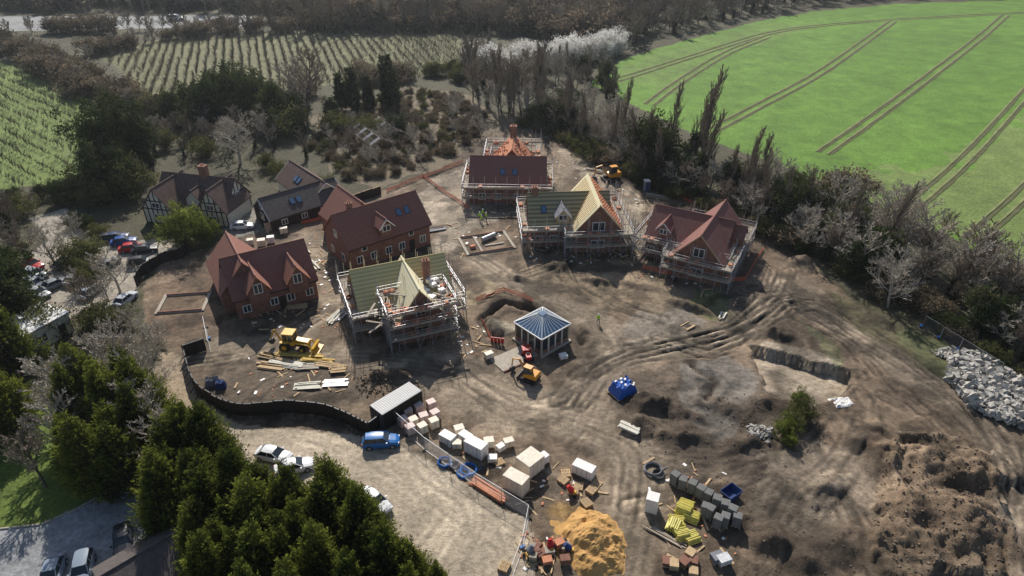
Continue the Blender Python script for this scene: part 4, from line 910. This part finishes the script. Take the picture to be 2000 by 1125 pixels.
# container
a=G(732,788,2.6);b2=G(802,746,2.6); 
T=Thing('shipping_container',(a[0]+b2[0])/2+.5,(a[1]+b2[1])/2-1.0,None,math.atan2(b2[1]-a[1],b2[0]-a[0])); T.p('body','hoard').box((0,0,1.3),(6.05,2.4,2.5)); T.p('roof','corr').box((0,0,2.58),(6.05,2.44,.08))
for i in range(21):
    for s in(-1,1): T.p('corrugations','hoard').box((-2.9+i*.29,s*1.23,1.3),(.14,.05,2.3))
    T.p('roof_ribs','corr').box((-2.9+i*.29,0,2.64),(.12,2.2,.03))
for s in(-1,1):
    T.p('doors','darkmetal').box((-3.05,s*.58,1.3),(.06,1.1,2.3))
    for q in(.3,.9): T.p('lock_rods','steel').tube((-3.11,s*q,.2),(-3.11,s*q,2.4),.025,n=5)
    for q in(-1,1): T.p('corner_posts','darkmetal').box((s*3.0,q*1.18,1.32),(.14,.14,2.62))
T.done()
T=Thing('portable_toilet',*G(1262,372),None,.2); T.p('cabin','lead',.04).box((0,0,1.1),(1.1,1.1,2.1)); T.p('roof','packwhite',.1).box((0,0,2.25),(1.2,1.2,.25)); T.p('door','blue_skip').box((0,-.57,1.05),(.8,.05,1.85)); T.p('vent','darkmetal').tube((.4,.4,2.3),(.4,.4,2.7),.06,n=6); T.done()
T=Thing('tool_store',*G(720,508),None,.4); T.p('cabin','lead',.04).box((0,0,.9),(2.2,1.4,1.8)); T.p('roof','packwhite',.05).box((0,0,1.86),(2.35,1.55,.14)); T.p('door','blue_skip').box((0,-.72,.9),(.8,.05,1.6)); T.done()
# ---------------------------------------------------------------- materials on site
def pallet(T,w=1.1,d=1.0):
    P=T.p('pallet','timber')
    for k in range(6): P.box((0,-d/2+.08+k*(d-.16)/5,.13),(w,.1,.025))
    for k in(-1,0,1): P.box((k*(w/2-.06),0,.06),(.1,d,.1))
def pack(px,py,w,d,h,ang,mat,name='wrapped_pallet'):
    T=Thing(name,*G(px,py),None,math.radians(ang)); pallet(T,w,d); n=max(1,round(w/1.1)); ww=w/n
    for i in range(n):
        T.p('pack_%d'%i,mat,.07).box((-w/2+ww*(i+.5),0,.16+h/2),(ww-.03,d,h))
        T.p('straps','lead').box((-w/2+ww*(i+.5),0,.16+h/2),(.04,d+.02,h+.02))
    T.p('top_sheet',mat,.04).box((rnd.uniform(-.02,.02),0,.18+h),(w*.98,d*.97,.05))
    T.done()
for p in [(797,806),(818,798),(843,792),(788,825),(808,826),(828,818),(850,812),(802,840),(826,838),(848,828)]: pack(p[0],p[1]+6,1.1,1.0,1.05,35+rnd.gauss(0,5),'packpink' if rnd.random()<.6 else 'packcream','wrapped_brick_pack')
for p in [(875,862,1.9,1.2,1.0,-35),(897,845,1.2,1,.8,20),(910,862,1.6,1.1,1.0,-40),(893,872,1.1,1,.7,0),(930,885,2.6,1.4,1.6,-35),(955,872,1.2,1,.9,10),(962,900,1.1,.9,.5,0),(993,872,1.2,.9,.8,20),(978,880,1.,.8,.6,40),
          (1035,918,2.5,2.2,1.9,45),(1008,955,2.6,1.6,1.9,-35),(1060,905,1.2,1,1.,40),(1140,925,2.5,1.3,1.2,-32),(1272,995,1.3,1.3,1.9,70),(955,700,1.2,.9,.7,30),(1100,700,1.1,.9,.5,20),(555,455,1.4,1,1,20),(512,480,1.4,1.2,1.1,15),(490,478,1.2,1,1,15),(530,474,1.3,1.1,1.1,15)]:
    pack(*p,'packwhite' if rnd.random()<.6 else 'packcream','wrapped_insulation_pack')
for k,p in enumerate([(1316,938),(1332,946),(1350,954),(1366,964),(1380,972),(1396,984),(1412,994),(1425,1006),(1438,1020),(1384,1004),(1400,1022),(1376,1000),(1415,1018)]):
    pack(p[0]+rnd.gauss(0,1.5),p[1]+8,.9,.9,1.3,-30+rnd.gauss(0,6),'blockgrey','concrete_block_pack')
for k in range(14): px=rnd.uniform(1020,1110);py=rnd.uniform(1050,1105); pack(px,py,1,.8,rnd.uniform(.3,.7),rnd.random()*90,rnd.choice(['brick','brick','tile_terracotta','board']),'brick_pallet')
for k in range(7): pack(rnd.uniform(1300,1360),rnd.uniform(1085,1120),1,.9,rnd.uniform(.3,.6),rnd.random()*90,rnd.choice(['brick','timber']),'brick_pallet')
for p in [(1400,1095,'lead'),(1412,1100,'rubbish')]: pack(p[0],p[1],1.3,1,.6,20,p[2],'wrapped_pallet')
for p in [(985,1110),(1100,940),(1120,960),(1155,960),(1165,945),(1145,985),(975,905),(1105,925),(1130,950)]:
    T=Thing('timber_pallet',*G(*p),None,rnd.random()*3)
    for q in range(rnd.randint(1,3)):
        for k in range(6): T.p('slats','timber').box((0,-.42+k*.17,.13+q*.14),(1.1,.11,.025))
        for k in(-1,0,1): T.p('bearers','timber').box((k*.48,0,.06+q*.14),(.1,1,.1))
    T.done()
def pipes(name,px,py,ang,mat,L_=1.7,r=.11,rows=4,cols=9):
    T=Thing(name,*G(px,py),None,math.radians(ang))
    for j in range(rows):
        for i in range(cols-j):
            T.p('pipes',mat).tube((-L_/2+rnd.gauss(0,.05),(i-(cols-j)/2)*2*r+rnd.gauss(0,.02),r+j*r*1.75),(L_/2+rnd.gauss(0,.05),(i-(cols-j)/2)*2*r+rnd.gauss(0,.03),r+j*r*1.75),r,n=7)
    T.p('straps','darkmetal').box((0,0,r),(.05,cols*2*r+.05,.03)); T.done()
for p in [(1335,1000,-30),(1352,1010,-28),(1340,990,-25),(1315,1030,60),(1330,1045,15),(1348,1050,20),(1320,1020,-10)]: pipes('yellow_duct_bundle',*p,'yellow_pipe',1.5,.10,rnd.choice([3,4,5]),8)
def coil(px,py,R_,mat='blue_pipe'):
    T=Thing('pipe_coil',*G(px,py)); P=T.p('coil',mat)
    for k in range(5):
        rr=R_*(1-.07*(k%3)); zz=.08+.11*(k//2)+.02*k; pr=None
        for i in range(25):
            a=i*2*math.pi/24; q=(math.cos(a)*rr,math.sin(a)*rr,zz)
            if pr: P.tube(pr,q,.055,n=5,cap=False)
            pr=q
    P.tube((R_,0,.1),(R_+.8,.5,.06),.05,n=5); T.done()
coil(868,905,.75); coil(915,918,.95); coil(905,925,.7,); coil(888,910,.55,'darkmetal'); coil(1275,920,1.0,'lead'); coil(1285,930,.7,'darkmetal')
def sheeted(name,px,py,w,d,h,ang,mat,rough=.12):
    n=14; V=[];
    for j in range(n+1):
        for i in range(n+1):
            u=i/n*2-1;v=j/n*2-1; m_=max(abs(u),abs(v)); z=h*(1-max(0,(m_-.72)/.28)**1.2)
            q=float(fbm(np.array([u*3+px]),np.array([v*3+py]),.8,3)[0])-.5
            V.append((u*w/2+q*rough,v*d/2+q*rough,max(0,z+q*rough*4*(z>.1))))
    Fq=[(j*(n+1)+i,j*(n+1)+i+1,(j+1)*(n+1)+i+1,(j+1)*(n+1)+i) for j in range(n) for i in range(n)]
    T=Thing(name,*G(px,py),None,math.radians(ang)); T.p('sheet',mat).add(V,Fq); return T
T=sheeted('tarpaulin_covered_stack',1216,768,3.2,2.6,1.5,30,'blue_tarp',.25); pallet(T,3.3,2.6)
for i in range(10): T.p('exposed_packs','packwhite').box((rnd.uniform(-1.1,1.1),rnd.uniform(-1,1),1.55),(.4,.25,.12),rnd.random()*3)
T.done()
T=sheeted('plastic_sheet',1645,785,3,1.8,.12,10,'packwhite',.1); T.done()
T=sheeted('covered_pallet',415,752,1.8,1.3,.8,20,'lead',.2); T.done(); T=sheeted('covered_pallet',432,757,1.4,1.1,.9,20,'blue_skip',.1); T.done()
for p in [(200,985),(1110,1065),(545,600),(515,608)]:
    T=sheeted('debris_bag',p[0],p[1],1.6,1.1,.5,30,'lead',.3); T.done()
# sand pile
n=64; V=[]
for j in range(n+1):
    for i in range(n+1):
        u=(i/n*2-1)*4.2;v=(j/n*2-1)*5.2; q=float(fbm(np.array([u+40.]),np.array([v+9.]),2.2,4)[0])-.5; q2=float(fbm(np.array([u*3+4.]),np.array([v*3+9.]),2.4,4)[0])-.5
        d=math.hypot(u/3.1,v/4.2)+q*.8; V.append((u,v,1.9*max(0,1-d)**.9+q2*.8*(d<1)*min(1,max(0,(1-d)*3))-.5*max(0,d-.97)-.02))
T=Thing('sand_pile',*G(1158,1060)); T.p('heap','sand').add(V,[(j*(n+1)+i,j*(n+1)+i+1,(j+1)*(n+1)+i+1,(j+1)*(n+1)+i) for j in range(n) for i in range(n)]); T.done()
# rocks
def rocks(name,px,h0,h1,num,mat,piled=0):
    P=gp(px); x0=min(p[0] for p in P);x1=max(p[0] for p in P);y0=min(p[1] for p in P);y1_=max(p[1] for p in P); mb=MB(); k=0
    while k<num:
        x=rnd.uniform(x0,x1);y=rnd.uniform(y0,y1_)
        if not pip(x,y,P): continue
        k+=1; s=h0+(h1-h0)*rnd.random()**2.5; z=Zat(x,y)+rnd.random()*piled
        Mx=Matrix.Translation((x,y,z+s*.1))@Matrix.Rotation(rnd.random()*6,4,(rnd.random(),rnd.random(),rnd.random()+.1))
        vs=[Mx@Vector((a*s*rnd.uniform(.3,.6),b*s*rnd.uniform(.3,.6),c*s*rnd.uniform(.2,.45))) for a,b,c in((-1,-1,-1),(1,-1,-1),(1,1,-1),(-1,1,-1),(-1,-1,1),(1,-1,1),(1,1,1),(-1,1,1))]
        mb.add(vs,[(0,3,2,1),(4,5,6,7),(0,1,5,4),(1,2,6,5),(2,3,7,6),(3,0,4,7)])
    me=bpy.data.meshes.new(name); me.from_pydata(mb.v,[],mb.f); me.materials.append(MATS[mat]); o=bpy.data.objects.new(name,me); sc.collection.objects.link(o)
rocks('rubble_pile',[(1855,700),(1900,695),(2040,780),(2060,860),(1960,830),(1890,795),(1850,745)],.2,.95,2700,'rock',1.1)
rocks('rubble_pile',[(1815,690),(1860,680),(1870,715)],.2,.7,90,'rock',.3)
rocks('rubble_pile',[(1460,830),(1510,840),(1500,870),(1460,860)],.12,.4,200,'rock',.2)
rocks('soil_clods',[(1200,760),(1320,740),(1540,780),(1600,900),(1700,1125),(1450,1125),(1400,940),(1230,880)],.05,.2,900,'clod')
rocks('soil_clods',mm,.1,.3,900,'clod')
rocks('soil_clods',[(1030,520),(1200,490),(1560,600),(1480,640),(1250,600)],.05,.2,400,'clod')
rocks('soil_clods',[(690,740),(780,720),(830,760),(700,780)],.1,.3,300,'clod',.2)
# loose timber offcuts and packaging around the plots
def litter(name,polys,num,mat,sz):
    mb=MB()
    for px in polys:
        P=gp(px); x0=min(p[0] for p in P);x1=max(p[0] for p in P);y0=min(p[1] for p in P);y1_=max(p[1] for p in P); k=0
        while k<num:
            x=rnd.uniform(x0,x1);y=rnd.uniform(y0,y1_)
            if pip(x,y,P): k+=1; mb.box((x,y,Zat(x,y)+.05),(rnd.uniform(*sz[0]),rnd.uniform(*sz[1]),rnd.uniform(.02,.12)),rnd.random()*3.1,rnd.gauss(0,.06),rnd.gauss(0,.06))
    me=bpy.data.meshes.new(name); me.from_pydata(mb.v,[],mb.f); me.materials.append(MATS[mat]); o=bpy.data.objects.new(name,me); sc.collection.objects.link(o)
LP=[[(480,600),(640,590),(660,640),(500,650)],[(600,470),(640,440),(660,560),(630,580)],[(860,440),(1010,395),(1020,470),(880,510)],[(1020,470),(1230,485),(1240,520),(1040,510)],[(860,620),(960,640),(960,700),(880,700)],[(840,850),(1080,900),(1180,960),(1060,1010),(900,900)],[(1020,1040),(1110,1050),(1110,1115),(1010,1115)],[(1260,900),(1440,920),(1440,1100),(1280,1060)],[(1080,300),(1260,370),(1240,440),(1090,350)],[(480,690),(700,700),(690,770),(450,780)],[(1230,480),(1430,560),(1400,590),(1230,540)]]
litter('timber_offcuts',LP,16,'timber',((.5,2.2),(.08,.25)))
litter('packaging_scraps',LP,10,'packwhite',((.2,.7),(.15,.5)))
litter('broken_bricks',LP,18,'tile_terracotta',((.15,.45),(.1,.3)))
# timber
def planks(px,py,ang,n,L_,w,mat,spread=.0,name='timber_stack',h=.08,lay=4):
    T=Thing(name,*G(px,py),None,math.radians(ang))
    for k in range(n):
        T.p('planks',mat).box((rnd.gauss(0,.15),(k%lay-(lay-1)/2)*(w+.05)+rnd.gauss(0,spread),.15+(k//lay)*(h+.01)),(L_*rnd.uniform(.85,1.05),w,h),rnd.gauss(0,.015+spread*.1))
    for q in(-.35,.35): T.p('bearers','timber').box((L_*q,0,.05),(.1,lay*(w+.05),.1))
    T.done()
for p in [(540,700,-18,10,5,.25,'timber',.15),(560,712,-15,10,5,.25,'cream',.15),(530,715,-10,8,4,.25,'timber',.2),(585,694,-5,6,7,.22,'timber_yellow',.1),(620,704,-8,6,4.5,.2,'timber_yellow',.15),(645,716,-12,8,4,.2,'timber',.1),(600,718,4,6,3,.3,'concrete',.1),
          (600,755,6,8,3.2,.3,'cream',.1),(655,750,4,4,3.2,.3,'steel',.05),(660,725,10,8,2,.3,'timber',.2),(1228,842,-35,8,2.6,.25,'cream',.05),(955,960,-38,16,4.6,.22,'tile_terracotta',.05),(1300,1050,-35,5,4,.12,'board',.05),(655,620,70,8,3.5,.25,'cream',.1),(670,615,70,8,3.5,.25,'steel',.1),(580,600,10,8,3,.25,'timber',.1),
          (1410,618,60,6,2,.2,'cream',.3),(1345,640,40,3,2,.15,'timber',.4),(1285,385,-25,8,5,.3,'board',.1),(1160,335,-25,8,4,.3,'board',.1),(925,385,0,8,4,.3,'lead',.1),(970,398,0,8,4,.3,'lead',.1),(850,450,20,6,4,.3,'lead',.1),(590,490,-50,10,4,.3,'cream',.3),(610,520,-55,10,4,.3,'cream',.3)]:
    planks(*p)
T=Thing('red_road_barrier',*G(972,672),None,-.2)
for k in range(4): T.p('barrier','red_mach').box((k*.5-.8,0,.5),(.4,.1,.9)); T.p('feet','rubber').box((k*.5-.8,0,.06),(.1,.6,.1))
T.p('rails','red_mach').box((0,0,.85),(2,.08,.15)); T.done()
T=Thing('concrete_slab_deck',*G(1005,700),None,math.radians(35)); T.p('slab','concrete').box((0,0,.08),(6,3.4,.2)); T.p('kerb','brick').box((0,-1.8,.15),(6,.2,.35)); T.p('kerb','brick').box((3.1,0,.15),(.2,3.4,.35)); T.done()
T=Thing('blue_skip',*G(1425,972),None,math.radians(35)); T.p('shell','blue_skip').prism([(-1,.9),(-.6,.1),(.6,.1),(1,.9),(.93,.9),(.55,.16),(-.55,.16),(-.93,.9)],-.7,.7); T.p('ends','blue_skip').prism([(-.95,.88),(-.57,.12),(.57,.12),(.95,.88)],-.74,-.69); T.p('ends','blue_skip').prism([(-.95,.88),(-.57,.12),(.57,.12),(.95,.88)],.69,.74); T.done()
for p,m_ in (((1115,965),'red_mach'),((1075,1075),'red_mach'),((1110,1080),'blue_skip'),((1035,1085),'lead')):
    T=Thing('cement_mixer',*G(*p),None,rnd.random()*3); T.p('drum',m_).tube((0,0,.75),(.35,0,1.25),.38,.22,n=12); T.p('drum_base',m_).tube((-.2,0,.45),(0,0,.75),.2,.38,n=12); T.p('engine','yellow_mach').box((-.35,0,.55),(.35,.35,.35))
    for s in(-1,1): T.p('frame','darkmetal').tube((.4,s*.35,0),(-.05,s*.35,.9),.03,n=4); T.p('frame','darkmetal').tube((-.5,s*.35,.2),(-.05,s*.35,.9),.03,n=4); T.p('wheels','rubber').tube((-.5,s*.3,.2),(-.5,s*.4,.2),.2,n=10)
    T.done()
# ---------------------------------------------------------------- people
def person(px,py,ang,walk=0,helmet=True,s=1.0):
    x,y=G(px,py); me=bpy.data.meshes.new('p'); w=walk*.28
    v=[(0,0,.97),(0,0,1.12),(0,0,1.32),(0,0,1.47),(0,-.015,1.56)]; r=[.13,.125,.145,.065,.055]; e=[(0,1),(1,2),(2,3),(3,4)]
    def ad(p,rad,par): v.append(p); r.append(rad); e.append((par,len(v)-1)); return len(v)-1
    for sg in(-1,1):
        k=ad((sg*.1,0,.9),.095,0); k=ad((sg*.11,-w*sg*.5-.02,.5),.065,k); k=ad((sg*.11,-w*sg+.03,.09),.045,k); ad((sg*.12,-w*sg-.15,.05),.04,k)
        k=ad((sg*.19,0,1.42),.07,2); k=ad((sg*.25,w*sg*.4,1.14),.048,k); hx=sg*.26; hy=w*sg*.7-.14; k=ad((hx,hy,.92),.032,k); k=ad((hx,hy-.03,.85),.034,k)
        for j in range(4):
            yy=hy-.06+j*.022; l=[.075,.085,.08,.06][j]; q=ad((hx,yy,.815),.0095,k); q=ad((hx-sg*.008,yy-.004,.815-l*.55),.009,q); ad((hx-sg*.022,yy-.004,.815-l),.008,q)
        q=ad((hx-sg*.02,hy-.06,.86),.011,k); ad((hx-sg*.03,hy-.085,.82),.009,q)
    me.from_pydata(v,e,[]); o=bpy.data.objects.new('tmp',me); sc.collection.objects.link(o)
    o.modifiers.new('s','SKIN'); 
    for i,sv in enumerate(me.skin_vertices[0].data): sv.radius=(r[i],r[i]); sv.use_root=(i==0)
    sb=o.modifiers.new('d','SUBSURF'); sb.levels=1; sb.render_levels=1
    dg=bpy.context.evaluated_depsgraph_get(); bm_=bpy.data.meshes.new_from_object(o.evaluated_get(dg)); bpy.data.objects.remove(o)
    for m_ in('hivis','trouser','boot','skin'): bm_.materials.append(MATS[m_])
    for p in bm_.polygons:
        c=p.center; p.material_index=2 if c.z<.11 else (3 if (c.z>1.5 or (abs(c.x)>.2 and c.z<.93)) else (1 if c.z<.93 else 0)); p.use_smooth=True
    E=bpy.data.objects.new('construction_worker',None); sc.collection.objects.link(E); E.location=(x,y,Zat(x,y)); E.rotation_euler=(0,0,math.radians(ang)); E.scale=(s,)*3
    b_=bpy.data.objects.new('body',bm_); b_.parent=E; sc.collection.objects.link(b_)
    V=[];n1_,n2_=12,14
    for i in range(n1_+1):
        th=math.pi*i/n1_
        for j in range(n2_):
            ph=2*math.pi*j/n2_; X_=math.sin(th)*math.cos(ph)*.078; Y_=math.sin(th)*math.sin(ph)*.098; Z_=math.cos(th)*.12
            if Z_<0: X_*=1+Z_*1.6; Y_*=1+Z_*.8
            if abs(X_)<.02 and Y_<-.05 and -.03<Z_<.03: Y_-=.02
            V.append((X_,Y_-.02,Z_+1.66))
    Fq=[(i*n2_+j,i*n2_+(j+1)%n2_,(i+1)*n2_+(j+1)%n2_,(i+1)*n2_+j) for i in range(n1_) for j in range(n2_)]
    def part(nm,mb,mt):
        m2=bpy.data.meshes.new(nm); m2.from_pydata(mb.v,[],mb.f); m2.materials.append(MATS[mt]); o2=bpy.data.objects.new(nm,m2); o2.parent=E; sc.collection.objects.link(o2)
    mb=MB(); mb.add(V,Fq); 
    for sg in(-1,1): mb.box((sg*.08,-.01,1.66),(.015,.035,.06))
    part('head',mb,'skin')
    mb=MB(); 
    for sg in(-1,1): mb.box((sg*.03,-.112,1.67),(.02,.008,.01))
    mb.box((0,-.105,1.605),(.045,.01,.008)); part('eyes_and_mouth',mb,'boot')
    mb=MB(); pr=[(.115,1.70),(.108,1.75),(.085,1.79),(.05,1.815),(.01,1.82)]
    for (r0,z0),(r1,z1) in zip(pr[:-1],pr[1:]): mb.tube((0,-.01,z0),(0,-.01,z1),r0,r1,12)
    mb.tube((0,-.03,1.695),(0,-.03,1.705),.135,.13,12); part('hard_hat' if helmet else 'hair',mb,'helmet' if helmet else 'hair')
for p in [(937,430,20,0),(943,424,120,.6),(950,431,-60,0),(941,436,200,0),(1168,632,10,1)]: person(*p)
# ---------------------------------------------------------------- light, sky, camera
el=math.radians(39); az=math.radians(-10)
sd=Vector((math.sin(az)*math.cos(el),math.cos(az)*math.cos(el),math.sin(el)))
ld=bpy.data.lights.new('sun','SUN'); ld.energy=5.0; ld.angle=math.radians(.53); ld.color=(1,.95,.87)
lo=bpy.data.objects.new('sun',ld); sc.collection.objects.link(lo); lo.rotation_euler=sd.to_track_quat('Z','Y').to_euler(); lo.location=(0,0,200)
# thin spring haze: a real, faintly scattering air layer over the valley
m,nt,out=newmat('haze'); vs=nt.nodes.new('ShaderNodeVolumeScatter'); vs.inputs['Color'].default_value=(.86,.93,1,1); vs.inputs['Density'].default_value=.00014; vs.inputs['Anisotropy'].default_value=.55; nt.links.new(vs.outputs[0],out.inputs['Volume'])
mb=MB(); mb.box((0,450,36),(1800,1200,80)); me=bpy.data.meshes.new('haze_air'); me.from_pydata(mb.v,[],mb.f); me.materials.append(m); o=bpy.data.objects.new('haze_air',me); sc.collection.objects.link(o)
w=bpy.data.worlds.new('World'); sc.world=w; w.use_nodes=True; nt=w.node_tree; bg=nt.nodes['Background']; sk=nt.nodes.new('ShaderNodeTexSky'); sk.sky_type='NISHITA'; sk.sun_disc=False; sk.sun_elevation=el; sk.sun_rotation=az%(2*math.pi); nt.links.new(sk.outputs[0],bg.inputs[0]); bg.inputs[1].default_value=.10
cd=bpy.data.cameras.new('camera'); cd.sensor_width=36; cd.lens=36*F/2000; cd.clip_end=8000; cd.clip_start=.5
co=bpy.data.objects.new('camera',cd); sc.collection.objects.link(co); co.location=(0,0,H); co.rotation_euler=(math.pi/2-TH,0,0); sc.camera=co
sc.view_settings.view_transform='Standard'; sc.view_settings.look='None'; sc.view_settings.exposure=0
print('VERTS',len(X.ravel()),'OBJ',len(bpy.data.objects))
